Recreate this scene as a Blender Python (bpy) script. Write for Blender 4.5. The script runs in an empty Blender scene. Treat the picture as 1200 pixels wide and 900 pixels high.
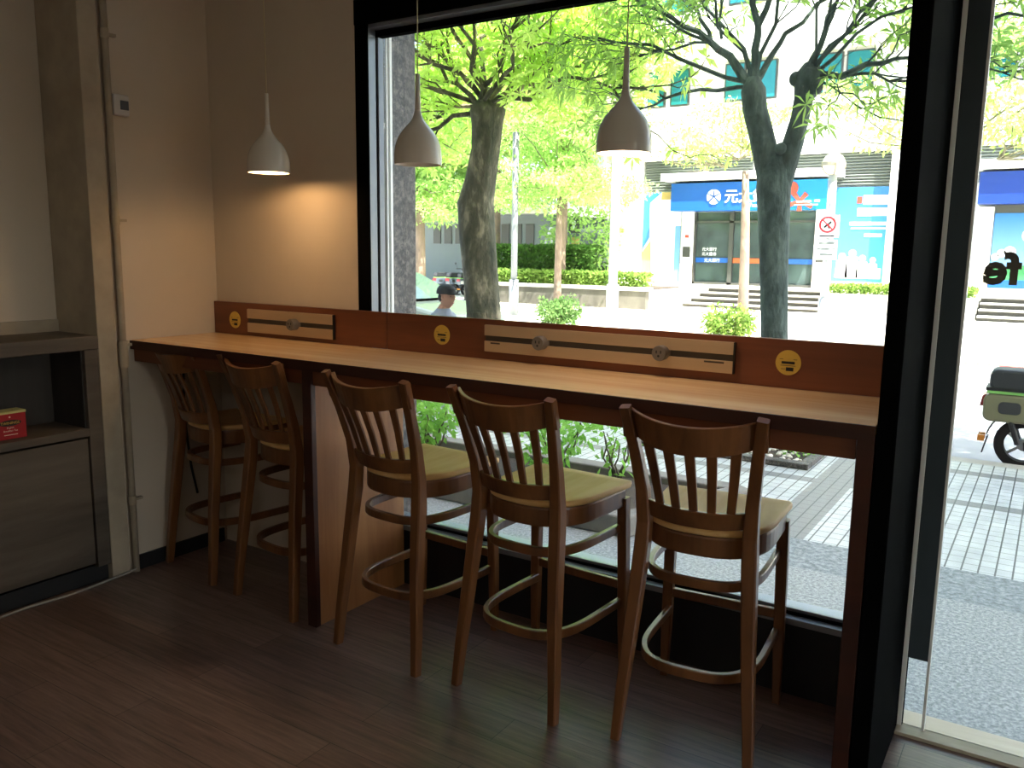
import bpy, bmesh, math, random
import numpy as np
from mathutils import Vector, Matrix
random.seed(7); rng = np.random.default_rng(11)
S = bpy.context.scene
COL = S.collection

# ---------------------------------------------------------------- camera / sky / sun / exposure
cam_d = bpy.data.cameras.new('camera'); cam = bpy.data.objects.new('camera', cam_d); COL.objects.link(cam); S.camera = cam
cam_d.sensor_fit = 'HORIZONTAL'; cam_d.sensor_width = 36.0; cam_d.lens = 36.0*985.47/1200; cam_d.clip_start = .02; cam_d.clip_end = 300
YAW, PITCH, ROLL = .5728, -.1588, .0131
fwd = Vector((-math.sin(YAW)*math.cos(PITCH), math.cos(YAW)*math.cos(PITCH), math.sin(PITCH)))
rt = Vector((math.cos(YAW), math.sin(YAW), 0)); up = rt.cross(fwd)
r2 = rt*math.cos(ROLL)+up*math.sin(ROLL); u2 = up*math.cos(ROLL)-rt*math.sin(ROLL)
M4 = Matrix((( r2.x, u2.x, -fwd.x, 3.5725), (r2.y, u2.y, -fwd.y, -2.7519), (r2.z, u2.z, -fwd.z, 1.5346), (0, 0, 0, 1)))
cam.matrix_world = M4

W = bpy.data.worlds.new('sky'); S.world = W; W.use_nodes = True
wn = W.node_tree; bg = wn.nodes['Background']
sky = wn.nodes.new('ShaderNodeTexSky'); sky.sky_type = 'NISHITA'; sky.sun_disc = False
sky.sun_elevation = math.radians(57); sky.sun_rotation = math.radians(100); sky.dust_density = 3.0; sky.air_density = 1.0; sky.ozone_density = .6
wn.links.new(sky.outputs[0], bg.inputs[0]); bg.inputs[1].default_value = .85
sd = bpy.data.lights.new('sun', 'SUN'); sd.energy = 31; sd.angle = .01; sd.color = (1, .96, .88)
so = bpy.data.objects.new('sun', sd); COL.objects.link(so); so.location = (0, -10, 20)
so.rotation_euler = Vector((-.62, .46, -1.6)).to_track_quat('-Z', 'Y').to_euler()
for nm, loc, sz, en, colr in (('unseen_fill_light', (2.75, -5.2, 2.9), .45, 9, (1, .95, .9)), ('unseen_fill_light', (4.95, -4.6, 2.9), .6, 8, (1, .95, .9))):  # unseen area lights without fixtures, added to brighten the interior
    ld = bpy.data.lights.new(nm, 'AREA'); ld.size = sz; ld.energy = en; ld.color = colr
    lo = bpy.data.objects.new(nm, ld); COL.objects.link(lo); lo.location = loc
S.view_settings.view_transform = 'Standard'; S.view_settings.look = 'None'
S.view_settings.exposure = 0.25; S.view_settings.gamma = 1.0; S.view_settings.use_curve_mapping = False
S.cycles.use_denoising = True
S.cycles.max_bounces = 10; S.cycles.diffuse_bounces = 6; S.cycles.transparent_max_bounces = 24
S.cycles.sample_clamp_indirect = 6.0

# ---------------------------------------------------------------- helpers
def tag(o, label=None, cat=None, group=None, kind=None):
    if label: o['label'] = label
    if cat: o['category'] = cat
    if group: o['group'] = group
    if kind: o['kind'] = kind
    return o
def empty(name, loc, label, cat, group=None, rz=0):
    o = bpy.data.objects.new(name, None); COL.objects.link(o); o.location = loc; o.rotation_euler = (0, 0, rz)
    o.empty_display_size = .1
    return tag(o, label, cat, group)
def wloc(o):
    v = Vector((0, 0, 0))
    while o is not None: v += o.location; o = o.parent
    return v
class MB:
    def __init__(s): s.v = []; s.f = []; s.mi = []; s.cur = 0
    def _add(s, vs, fs):
        b = len(s.v); s.v.extend([tuple(map(float, p)) for p in vs]); s.f.extend([tuple(b+i for i in f) for f in fs]); s.mi.extend([s.cur]*len(fs)); return s
    def box(s, x0, x1, y0, y1, z0, z1):
        x0, x1 = min(x0, x1), max(x0, x1); y0, y1 = min(y0, y1), max(y0, y1); z0, z1 = min(z0, z1), max(z0, z1)
        return s._add([(x, y, z) for z in (z0, z1) for y in (y0, y1) for x in (x0, x1)],
                      [(0, 2, 3, 1), (4, 5, 7, 6), (0, 1, 5, 4), (2, 6, 7, 3), (0, 4, 6, 2), (1, 3, 7, 5)])
    def prism(s, poly, axis, a, b):
        # poly in the two other axes, extruded along axis from a to b
        n = len(poly)
        def P(p, t): return {'z': (p[0], p[1], t), 'y': (p[0], t, p[1]), 'x': (t, p[0], p[1])}[axis]
        vs = [P(p, a) for p in poly]+[P(p, b) for p in poly]
        fs = [tuple(range(n))[::-1], tuple(range(n, 2*n))]+[(i, (i+1) % n, n+(i+1) % n, n+i) for i in range(n)]
        return s._add(vs, fs)
    def rings(s, rings, caps=True, closed=False):
        n = len(rings[0]); vs = [p for r in rings for p in r]; fs = []; m = len(rings)
        for j in range(m if closed else m-1):
            k = (j+1) % m
            fs += [(j*n+i, j*n+(i+1) % n, k*n+(i+1) % n, k*n+i) for i in range(n)]
        if caps and not closed: fs += [tuple(range(n))[::-1], tuple((m-1)*n+i for i in range(n))]
        return s._add(vs, fs)
    def tube(s, pts, rad, n=8, closed=False, caps=True):
        pts = [Vector(p) for p in pts]; m = len(pts)
        if not hasattr(rad, '__len__'): rad = [rad]*m
        rs = []; ref = None
        for i, p in enumerate(pts):
            a = pts[(i-1) % m] if closed else pts[max(i-1, 0)]; b = pts[(i+1) % m] if closed else pts[min(i+1, m-1)]
            t = (b-a).normalized()
            if ref is None: ref = t.orthogonal().normalized()
            ref = (ref-t*ref.dot(t)); ref = ref.normalized() if ref.length > 1e-6 else t.orthogonal().normalized()
            q = t.cross(ref)
            rs.append([p+(ref*math.cos(2*math.pi*k/n)+q*math.sin(2*math.pi*k/n))*rad[i] for k in range(n)])
        return s.rings(rs, caps, closed)
    def sweep(s, pts, w, h, side, closed=False):
        # rectangular section: w along 'side' (made normal to the path), h along the third axis
        pts = [Vector(p) for p in pts]; m = len(pts)
        if not hasattr(w, '__len__'): w = [w]*m
        if not hasattr(h, '__len__'): h = [h]*m
        rs = []
        for i, p in enumerate(pts):
            a = pts[(i-1) % m] if closed else pts[max(i-1, 0)]; b = pts[(i+1) % m] if closed else pts[min(i+1, m-1)]
            t = (b-a).normalized(); sd_ = Vector(side(i) if callable(side) else side); sd_ = (sd_-t*sd_.dot(t)).normalized(); q = t.cross(sd_)
            c = .22
            hw, hh = w[i]/2, h[i]/2; bx, by = hw*(1-c), hh*(1-c)
            rs.append([p+sd_*x+q*y for x, y in ((hw, -by), (hw, by), (bx, hh), (-bx, hh), (-hw, by), (-hw, -by), (-bx, -hh), (bx, -hh))])
        return s.rings(rs, True, closed)
    def lathe(s, prof, c=(0, 0, 0), n=32, axis='z'):
        rs = []
        for r, z in prof:
            ring = []
            for k in range(n):
                a = 2*math.pi*k/n; u, v = max(r, 1e-5)*math.cos(a), max(r, 1e-5)*math.sin(a)
                ring.append({'z': (c[0]+u, c[1]+v, c[2]+z), 'y': (c[0]+u, c[1]+z, c[2]-v), 'x': (c[0]+z, c[1]+u, c[2]+v)}[axis])
            rs.append(ring)
        return s.rings(rs, False)
    def ball(s, c, r, n=16, m=10, sc=(1, 1, 1)):
        rs = []
        for j in range(m+1):
            th = math.pi*j/m; rr = max(math.sin(th), 1e-4)*r; z = -math.cos(th)*r
            rs.append([(c[0]+rr*math.cos(2*math.pi*k/n)*sc[0], c[1]+rr*math.sin(2*math.pi*k/n)*sc[1], c[2]+z*sc[2]) for k in range(n)])
        return s.rings(rs, True)
    def loft(s, rings): return s.rings(rings, True)
    def arr(s, v, f):
        b = len(s.v); s.v.extend(map(tuple, v.tolist())); s.f.extend([tuple(b+i for i in q) for q in f.tolist()]); s.mi.extend([s.cur]*len(f)); return s
    def build(s, name, mats, parent=None, smooth=False, bevel=0, label=None, kind=None, local=False, loc=None):
        off = Vector((0, 0, 0)) if local or parent is None else wloc(parent)
        if loc is not None: off = Vector(loc)
        me = bpy.data.meshes.new(name)
        V = [(a-off.x, b-off.y, c-off.z) for a, b, c in s.v]
        me.from_pydata(V, [], s.f)
        if not isinstance(mats, (list, tuple)): mats = [mats]
        for m in mats: me.materials.append(m)
        if len(mats) > 1: me.polygons.foreach_set('material_index', s.mi)
        if smooth: me.polygons.foreach_set('use_smooth', [True]*len(s.f))
        if len(s.v) < 4000:
            bm = bmesh.new(); bm.from_mesh(me); bmesh.ops.recalc_face_normals(bm, faces=bm.faces); bm.to_mesh(me); bm.free()
        me.update()
        o = bpy.data.objects.new(name, me); COL.objects.link(o)
        if parent is not None: o.parent = parent
        elif loc is not None: o.location = loc
        if smooth == 'auto':
            pass
        if bevel:
            b = o.modifiers.new('bevel', 'BEVEL'); b.width = bevel; b.segments = 2; b.limit_method = 'ANGLE'; b.angle_limit = math.radians(40)
        if label: o['label'] = label
        if kind: o['kind'] = kind
        return o
def copy_tree(o, parent=None):
    c = o.copy(); COL.objects.link(c); c.parent = parent
    for ch in [x for x in o.children]: copy_tree(ch, c)
    return c
def text_mb(txt, size, loc, rot, mat, name, parent, ex=.0006, align='LEFT', bold=0):
    cu = bpy.data.curves.new(name, 'FONT'); cu.body = txt; cu.size = size; cu.extrude = ex; cu.align_x = align; cu.offset = bold; cu.resolution_u = 3
    o = bpy.data.objects.new(name, cu); COL.objects.link(o)
    dg = bpy.context.evaluated_depsgraph_get(); me = bpy.data.meshes.new_from_object(o.evaluated_get(dg)); bpy.data.objects.remove(o)
    me.materials.clear(); me.materials.append(mat); me.name = name
    n = bpy.data.objects.new(name, me); COL.objects.link(n)
    if parent is not None: n.parent = parent; loc = Vector(loc)-wloc(parent)
    n.location = loc; n.rotation_euler = rot
    return n

# ---------------------------------------------------------------- materials
MATS = {}
def srgb(h):
    # a colour as a hex string or as three numbers from 0 to 255
    c = [int(h.lstrip('#')[i:i+2], 16)/255 for i in (0, 2, 4)] if isinstance(h, str) else [x/255 for x in h]
    return tuple(((x+.055)/1.055)**2.4 if x > .04045 else x/12.92 for x in c)
def newmat(n):
    m = bpy.data.materials.new(n); m.use_nodes = True; MATS[n] = m
    nt = m.node_tree; p = nt.nodes['Principled BSDF']; return m, nt, p
def N(nt, t, **kw):
    n = nt.nodes.new(t)
    for k, v in kw.items():
        if k.startswith('i_'):
            n.inputs[k[2:].replace('_', ' ')].default_value = v
        else: setattr(n, k, v)
    return n
def ramp(nt, stops, fac):
    r = nt.nodes.new('ShaderNodeValToRGB')
    while len(r.color_ramp.elements) < len(stops): r.color_ramp.elements.new(.5)
    for e, (p, c) in zip(r.color_ramp.elements, stops): e.position = p; e.color = (*c[:3], 1)
    nt.links.new(fac, r.inputs[0]); return r
def coords(nt, scale=(1, 1, 1), rot=(0, 0, 0), kind='Object'):
    tc = nt.nodes.new('ShaderNodeTexCoord'); mp = nt.nodes.new('ShaderNodeMapping')
    mp.inputs['Scale'].default_value = scale; mp.inputs['Rotation'].default_value = rot
    nt.links.new(tc.outputs[kind], mp.inputs[0]); return mp.outputs[0]
def mat(n, c, rough=.6, metal=0, noise=0, nscale=8, bump=0, spec=.5, scale=(1, 1, 1), emit=None, estr=0):
    m, nt, p = newmat(n); c = srgb(c)
    p.inputs['Base Color'].default_value = (*c, 1); p.inputs['Roughness'].default_value = rough; p.inputs['Metallic'].default_value = metal
    p.inputs['Specular IOR Level'].default_value = spec
    if noise or bump:
        tx = N(nt, 'ShaderNodeTexNoise', i_Scale=nscale, i_Detail=5.0, i_Roughness=.6); nt.links.new(coords(nt, scale), tx.inputs['Vector'])
        if noise:
            r = ramp(nt, [(.3, tuple(x*(1-noise) for x in c)), (.7, tuple(min(1, x*(1+noise)) for x in c))], tx.outputs['Fac']); nt.links.new(r.outputs[0], p.inputs['Base Color'])
        if bump:
            b = N(nt, 'ShaderNodeBump', i_Strength=bump, i_Distance=.01); nt.links.new(tx.outputs['Fac'], b.inputs['Height']); nt.links.new(b.outputs[0], p.inputs['Normal'])
    if emit: p.inputs['Emission Color'].default_value = (*emit, 1); p.inputs['Emission Strength'].default_value = estr
    return m
def wood(n, dark, light, axis='x', scale=1.0, rough=.4, stretch=14, spec=.5, bump=.05):
    m, nt, p = newmat(n); d, l = srgb(dark), srgb(light)
    s = {'x': (1, stretch, stretch), 'y': (stretch, 1, stretch), 'z': (stretch, stretch, 1)}[axis]
    v = coords(nt, tuple(scale*k for k in s))
    a = N(nt, 'ShaderNodeTexNoise', i_Scale=1.6, i_Detail=6.0, i_Roughness=.65, i_Distortion=.6); nt.links.new(v, a.inputs['Vector'])
    b = N(nt, 'ShaderNodeTexNoise', i_Scale=.5, i_Detail=2.0); nt.links.new(v, b.inputs['Vector'])
    mx = N(nt, 'ShaderNodeMath', operation='MULTIPLY_ADD'); nt.links.new(b.outputs['Fac'], mx.inputs[0]); mx.inputs[1].default_value = .6; 
    m2 = N(nt, 'ShaderNodeMath', operation='MULTIPLY'); nt.links.new(a.outputs['Fac'], m2.inputs[0]); m2.inputs[1].default_value = .5; nt.links.new(m2.outputs[0], mx.inputs[2])
    r = ramp(nt, [(.38, d), (.55, tuple((x+y)/2 for x, y in zip(d, l))), (.72, l)], mx.outputs[0]); nt.links.new(r.outputs[0], p.inputs['Base Color'])
    p.inputs['Roughness'].default_value = rough; p.inputs['Specular IOR Level'].default_value = spec
    bp = N(nt, 'ShaderNodeBump', i_Strength=bump, i_Distance=.004); nt.links.new(a.outputs['Fac'], bp.inputs['Height']); nt.links.new(bp.outputs[0], p.inputs['Normal'])
    return m
def glass(n, tint=(1, 1, 1), refl=1.0):
    m, nt, p = newmat(n); nt.nodes.remove(p); out = nt.nodes['Material Output']
    t = N(nt, 'ShaderNodeBsdfTransparent'); t.inputs[0].default_value = (*tint, 1)
    g = N(nt, 'ShaderNodeBsdfGlossy'); g.inputs['Roughness'].default_value = .0
    f = N(nt, 'ShaderNodeFresnel', i_IOR=1.45); mu = N(nt, 'ShaderNodeMath', operation='MULTIPLY'); mu.inputs[1].default_value = refl; nt.links.new(f.outputs[0], mu.inputs[0])
    mx = N(nt, 'ShaderNodeMixShader'); nt.links.new(mu.outputs[0], mx.inputs[0]); nt.links.new(t.outputs[0], mx.inputs[1]); nt.links.new(g.outputs[0], mx.inputs[2]); nt.links.new(mx.outputs[0], out.inputs[0])
    return m
def leafmat(n, dark, light, trans=.5, nscale=1.3):
    m, nt, p = newmat(n); out = nt.nodes['Material Output']; nt.nodes.remove(p)
    v = coords(nt, kind='Object')
    a = N(nt, 'ShaderNodeTexNoise', i_Scale=nscale, i_Detail=8.0, i_Roughness=.8); nt.links.new(v, a.inputs['Vector'])
    r = ramp(nt, [(.3, srgb(dark)), (.7, srgb(light))], a.outputs['Fac'])
    d = N(nt, 'ShaderNodeBsdfDiffuse'); t = N(nt, 'ShaderNodeBsdfTranslucent'); nt.links.new(r.outputs[0], d.inputs[0])
    h = N(nt, 'ShaderNodeHueSaturation', i_Value=1.5, i_Saturation=.9, i_Hue=.488); nt.links.new(r.outputs[0], h.inputs['Color']); nt.links.new(h.outputs[0], t.inputs[0])
    mx = N(nt, 'ShaderNodeMixShader'); mx.inputs[0].default_value = trans; nt.links.new(d.outputs[0], mx.inputs[1]); nt.links.new(t.outputs[0], mx.inputs[2])
    nt.links.new(mx.outputs[0], out.inputs[0]); return m
def bark(n, a, b, c, sc=6):
    m, nt, p = newmat(n); v = coords(nt, (1, 1, .45))
    t = N(nt, 'ShaderNodeTexNoise', i_Scale=sc, i_Detail=9.0, i_Roughness=.7); nt.links.new(v, t.inputs['Vector'])
    r = ramp(nt, [(.36, srgb(a)), (.52, srgb(b)), (.68, srgb(c))], t.outputs['Fac']); nt.links.new(r.outputs[0], p.inputs['Base Color'])
    p.inputs['Roughness'].default_value = .9
    w = N(nt, 'ShaderNodeTexNoise', i_Scale=sc*4, i_Detail=6.0); nt.links.new(v, w.inputs['Vector'])
    bp = N(nt, 'ShaderNodeBump', i_Strength=.7, i_Distance=.03); nt.links.new(w.outputs['Fac'], bp.inputs['Height']); nt.links.new(bp.outputs[0], p.inputs['Normal']); return m
def granite(n, a, b, c, sc=90):
    m, nt, p = newmat(n); v = coords(nt)
    t = N(nt, 'ShaderNodeTexNoise', i_Scale=sc, i_Detail=4.0, i_Roughness=.75); nt.links.new(v, t.inputs['Vector'])
    r = ramp(nt, [(.38, srgb(a)), (.5, srgb(b)), (.62, srgb(c))], t.outputs['Fac']); nt.links.new(r.outputs[0], p.inputs['Base Color']); p.inputs['Roughness'].default_value = .55; return m
def plaster(n, c, dirt=.12, sc=2.0):
    m, nt, p = newmat(n); c = srgb(c); v = coords(nt)
    t = N(nt, 'ShaderNodeTexNoise', i_Scale=sc, i_Detail=6.0, i_Roughness=.6); nt.links.new(v, t.inputs['Vector'])
    r = ramp(nt, [(.3, tuple(x*(1-dirt) for x in c)), (.7, c)], t.outputs['Fac']); nt.links.new(r.outputs[0], p.inputs['Base Color']); p.inputs['Roughness'].default_value = .8
    w = N(nt, 'ShaderNodeTexNoise', i_Scale=60.0, i_Detail=3.0); nt.links.new(v, w.inputs['Vector'])
    bp = N(nt, 'ShaderNodeBump', i_Strength=.08, i_Distance=.003); nt.links.new(w.outputs['Fac'], bp.inputs['Height']); nt.links.new(bp.outputs[0], p.inputs['Normal']); return m

def mfloor():
    m, nt, p = newmat('floor_planks'); v = coords(nt)
    br = N(nt, 'ShaderNodeTexBrick', offset=.37, i_Scale=1.0); br.inputs['Brick Width'].default_value = 1.1; br.inputs['Row Height'].default_value = .145; br.inputs['Mortar Size'].default_value = .0012
    br.inputs['Color1'].default_value = (*srgb('#745e56'), 1); br.inputs['Color2'].default_value = (*srgb('#8d766c'), 1); br.inputs['Mortar'].default_value = (*srgb('#2a201b'), 1); nt.links.new(v, br.inputs['Vector'])
    g = N(nt, 'ShaderNodeTexNoise', i_Scale=3.0, i_Detail=8.0, i_Roughness=.7); nt.links.new(coords(nt, (1, 16, 1)), g.inputs['Vector'])
    r = ramp(nt, [(.3, (.35, .33, .32)), (.72, (1.25, 1.22, 1.2))], g.outputs['Fac'])
    mx = N(nt, 'ShaderNodeMixRGB', blend_type='MULTIPLY'); mx.inputs[0].default_value = 1; nt.links.new(br.outputs['Color'], mx.inputs[1]); nt.links.new(r.outputs[0], mx.inputs[2])
    nt.links.new(mx.outputs[0], p.inputs['Base Color'])
    w = N(nt, 'ShaderNodeTexNoise', i_Scale=1.7, i_Detail=5.0); nt.links.new(v, w.inputs['Vector'])
    rr = N(nt, 'ShaderNodeMapRange'); p.inputs['Specular IOR Level'].default_value = .85; rr.inputs[3].default_value = .24; rr.inputs[4].default_value = .42; nt.links.new(w.outputs['Fac'], rr.inputs[0]); nt.links.new(rr.outputs[0], p.inputs['Roughness'])
    bp = N(nt, 'ShaderNodeBump', i_Strength=.25, i_Distance=.004); nt.links.new(g.outputs['Fac'], bp.inputs['Height']); nt.links.new(bp.outputs[0], p.inputs['Normal']); return m
def mtile():
    # square white paving tiles, dark joints (the ones running away from the shop are wider), grey bands
    m, nt, p = newmat('paving_tiles'); tc = N(nt, 'ShaderNodeTexCoord'); sp = N(nt, 'ShaderNodeSeparateXYZ'); nt.links.new(tc.outputs['Object'], sp.inputs[0])
    def math_(op, a, b=None):
        q = N(nt, 'ShaderNodeMath', operation=op)
        for i, x in enumerate((a, b)):
            if x is None: continue
            if isinstance(x, (int, float)): q.inputs[i].default_value = x
            else: nt.links.new(x, q.inputs[i])
        return q.outputs[0]
    def joint(o, size, w):
        f = math_('FRACT', math_('DIVIDE', math_('ADD', o, 100*size), size)); return math_('LESS_THAN', f, w)
    jx = joint(sp.outputs[0], .078, .11); jy = joint(sp.outputs[1], .1, .05)
    def band(o, a, b): return math_('MULTIPLY', math_('GREATER_THAN', o, a), math_('LESS_THAN', o, b))
    gr = math_('MAXIMUM', band(sp.outputs[0], 2.21, 2.47), band(sp.outputs[1], 3.38, 3.51))
    gr = math_('MAXIMUM', gr, band(sp.outputs[1], 4.29, 4.42))
    n = N(nt, 'ShaderNodeTexNoise', i_Scale=5.0, i_Detail=6.0); nt.links.new(tc.outputs['Object'], n.inputs['Vector'])
    c1 = ramp(nt, [(.3, srgb('#959b9a')), (.7, srgb('#b4b8b5'))], n.outputs['Fac'])
    m1 = N(nt, 'ShaderNodeMixRGB'); nt.links.new(gr, m1.inputs[0]); nt.links.new(c1.outputs[0], m1.inputs[1]); m1.inputs[2].default_value = (*srgb('#6f716e'), 1)
    m2 = N(nt, 'ShaderNodeMixRGB'); nt.links.new(math_('MAXIMUM', jx, jy), m2.inputs[0]); nt.links.new(m1.outputs[0], m2.inputs[1]); m2.inputs[2].default_value = (*srgb('#3c403f'), 1)
    nt.links.new(m2.outputs[0], p.inputs['Base Color']); p.inputs['Roughness'].default_value = .5; return m

FLOOR = mfloor(); TILE = mtile()
WALL = plaster('wall_paint', '#cbbfae', .08); PIL = plaster('pilaster_paint', '#b3a793', .3, 5)
CEIL = mat('ceiling_paint', '#c9c2b6', .9)
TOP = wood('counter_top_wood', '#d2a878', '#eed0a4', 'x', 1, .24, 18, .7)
CTR = wood('counter_wood', '#592e19', '#814a2b', 'x', 1, .42, 14)
PANEL = wood('panel_wood', '#9a6238', '#c08a58', 'z', 1, .45, 12)
EDGE = wood('dark_edge_wood', '#2c130b', '#47200f', 'x', 1, .45)
ST = wood('stool_beech', '#5a371f', '#855731', 'z', 1.6, .3, 10)
SEAT = wood('stool_seat_wood', '#d6a663', '#edc98e', 'y', 1.2, .45, 9, .15)
BLACK = mat('black_steel', '#090a0a', 1.0, spec=.02); BLACKM = mat('black_powder_coat', '#15171a', .55)
ALU = mat('grey_aluminium', '#8d949c', .4, .6); ALUW = mat('pale_aluminium', '#e6e6de', .35); ALUD = mat('dark_brushed_metal', '#3a4448', .6, 0, .25, 5, 0, .4, (1, 1, .25))
GLASS = glass('window_glass', (.97, .98, .975), .9); GLASSD = glass('door_glass', (.9, .93, .93), 1.0)
CREAM = mat('cream_enamel', '#d2ccbf', .2); LAMPIN = mat('lamp_inside_white', '#f5efe6', .5); CORD = mat('pale_cord', '#b7aa84', .6)
BULB = mat('lit_bulb', '#fff2dd', .4, emit=(1, .78, .52), estr=14)
PLATE = mat('track_aluminium', '#c9b294', .35, .55, .05, 40, 0, .5, (.1, 1, 1)); SLOT = mat('track_slot', '#4a443b', .5, .2); SOCK = mat('socket_grey', '#77736e', .4, .3); DARK = mat('dark_plastic', '#101010', .5)
STICK = mat('sticker_yellow', '#d2b24c', .6); INK = mat('sticker_ink', '#1b1a18', .7); INK2 = mat('sticker_grey_ink', '#6b5c30', .7)
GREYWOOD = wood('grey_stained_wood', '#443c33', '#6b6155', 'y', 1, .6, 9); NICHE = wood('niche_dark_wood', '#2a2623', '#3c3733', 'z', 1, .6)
TEARED = mat('tea_box_red', '#a3121b', .5); TEALID = mat('tea_box_lid', '#c9c884', .5); TEADK = mat('tea_box_dark', '#2b1d10', .5); WHITEINK = mat('pale_print', '#e6cdb8', .6)
WHITEPL = mat('white_plastic', '#c6c4c2', .5); SCREEN = mat('grey_screen', '#5a5f66', .3); CABLE = mat('white_cable', '#9a958c', .6)
GRAN = granite('granite_paving', '#585e5e', '#7a7f7e', '#9a9e9a', 60); GRAND = granite('granite_dark', '#1c1b1a', '#403e3b', '#6b655d', 38); GRANM = granite('granite_mid', '#485053', '#687072', '#868c8d', 30)
CONC = mat('concrete', (158, 155, 147), .85, noise=.12, nscale=6); CONCL = mat('pale_concrete', '#d2cfc4', .85, noise=.12, nscale=3)
ROAD = mat('road_asphalt', '#8d8f90', .85, noise=.1, nscale=3); REDLINE = mat('red_kerb_line', '#c4564f', .8); SOIL = mat('soil', '#3a322a', 1, noise=.4, nscale=20)
BARK1 = bark('bark_mossy', (34, 42, 27), (82, 79, 62), (156, 145, 120)); BARK2 = bark('bark_dark', '#27322f', '#43524c', '#65736b', 7); BARK3 = bark('bark_tan', (92, 82, 72), (116, 100, 85), (138, 122, 106), 4); BARKB = mat('branch_grey', '#6b6650', .9); TWIG = mat('twig', '#4a4638', .9)
LEAF1 = leafmat('leaf_bright', (134, 176, 68), (198, 224, 110), .6); LEAF2 = leafmat('leaf_pointed', (88, 132, 56), (152, 188, 96), .5); LEAFB = leafmat('leaf_layered', (106, 150, 72), (174, 206, 118), .5, .8); LEAFY = leafmat('leaf_yellowish', (124, 152, 74), (170, 196, 114), .5)
LEAFH = leafmat('hedge_leaf', (46, 82, 34), (88, 124, 56), .25, 3); LEAFL = leafmat('low_hedge_leaf', (80, 116, 48), (132, 156, 76), .3, 3); LEAFS = leafmat('shrub_leaf', '#4a8a2a', '#93c75a', .45, 5); LEAFG = leafmat('bush_leaf', (52, 88, 44), (110, 140, 80), .35, 4)

# ================================================================ ROOM
def st(mb, name, m, **k):
    o = mb.build(name, m, **k); o['kind'] = 'structure'; return o
st(MB().box(-.45, 5.6, -6.2, .2, -.12, 0), 'floor', FLOOR)
st(MB().box(-.5, 5.75, -6.35, .2, 3.0, 3.12), 'ceiling', CEIL)
wl = MB().box(-.5, 0, -.54, .1, 0, 3).box(-.5, -.30, -6.2, -.54, 0, 3).box(-.5, 0.0, -6.2, -2.6, 0, 3)
st(wl, 'wall_left', WALL)
st(MB().box(-.5, .965, .024, .2, 0, 3), 'wall_back', WALL)
m = MB(); m.box(4.5, 5.6, .08, .16, 0, .06); m.box(4.5, 5.6, .08, .16, 2.6, 3); m.box(5.54, 5.6, .08, .16, .06, 2.6); w2 = st(m, 'added_front_glazing', BLACK); MB().box(4.5, 5.54, .115, .123, .06, 2.6).build('pane', GLASS, w2)  # unseen glazing beside the door, added to bring more daylight onto the floor
m = MB(); m.box(5.6, 5.75, -6.2, -1.9, 0, 3); m.box(5.6, 5.75, -1.9, .16, 2.3, 3); m.box(5.6, 5.75, -1.9, .16, 0, .1); st(m, 'wall_right', WALL)
m = MB(); [m.box(5.62, 5.7, y, y+.07, .1, 2.3) for y in (-1.9, -.95, .0)]; w3 = st(m, 'added_side_glazing', BLACK); MB().box(5.65, 5.658, -1.85, .05, .1, 2.3).build('pane', GLASS, w3)  # unseen side glazing, added to light the left wall and stool sides
st(MB().box(-.5, 5.75, -6.35, -6.2, 0, 3), 'wall_front', WALL)
pl = MB().box(-.30, .022, -.635, -.545, 0, 3)
st(pl, 'trim_1', PIL, bevel=.004)
st(MB().box(-.30, -.285, -2.6, -.635, 1.13, 1.19), 'trim_2', PIL)
st(MB().box(0, .012, -.49, 0, 0, .07), 'baseboard_left', BLACKM)
# corner post of black steel between window and door, and the black panel under the window
st(MB().box(3.214, 3.262, -.464, .2, 0, 3), 'trim_3', BLACK, bevel=.003)
st(MB().box(.965, 3.214, .10, .2, 0, .262), 'wall_below_window', BLACKM)

# window
wf = MB()
wf.box(.965, 1.035, .024, .034, .262, 3); wf.cur = 1; wf.box(.965, 1.028, .034, .085, .262, 3); wf.cur = 0; wf.box(.965, 1.02, .085, .1, .262, 3)
wf.cur = 1; wf.box(.965, 1.03, .1, .132, .262, 3); wf.cur = 2; wf.box(.965, 1.03, .15, .158, .262, 3); wf.cur = 0; wf.box(.965, 1.0, .158, .185, .262, 3); wf.cur = 2; wf.box(.965, 1.02, .185, .2, .262, 3)
wf.cur = 0; wf.box(.965, 3.214, .02, .09, 2.46, 2.56); wf.cur = 1; wf.box(1.03, 3.214, .04, .12, 2.445, 2.462); wf.cur = 0; wf.box(1.0, 3.214, .09, .13, 2.42, 2.57)
wf.cur = 1; wf.box(1.03, 3.214, .085, .2, .262, .285); wf.cur = 0; wf.box(1.03, 3.214, .12, .13, .285, .294); wf.cur = 1; wf.box(1.03, 3.214, .13, .2, .285, .305)
wf.cur = 0; wf.box(3.19, 3.214, .1, .16, .3, 2.43)
win = st(wf, 'window_1', [BLACK, ALU, ALUW], bevel=.0015)
MB().box(1.02, 3.2, .138, .146, .3, 2.43).build('pane', GLASS, win)
MB().box(1.02, 3.2, .138, .146, 2.56, 3).build('upper_pane', GLASS, win)

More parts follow.
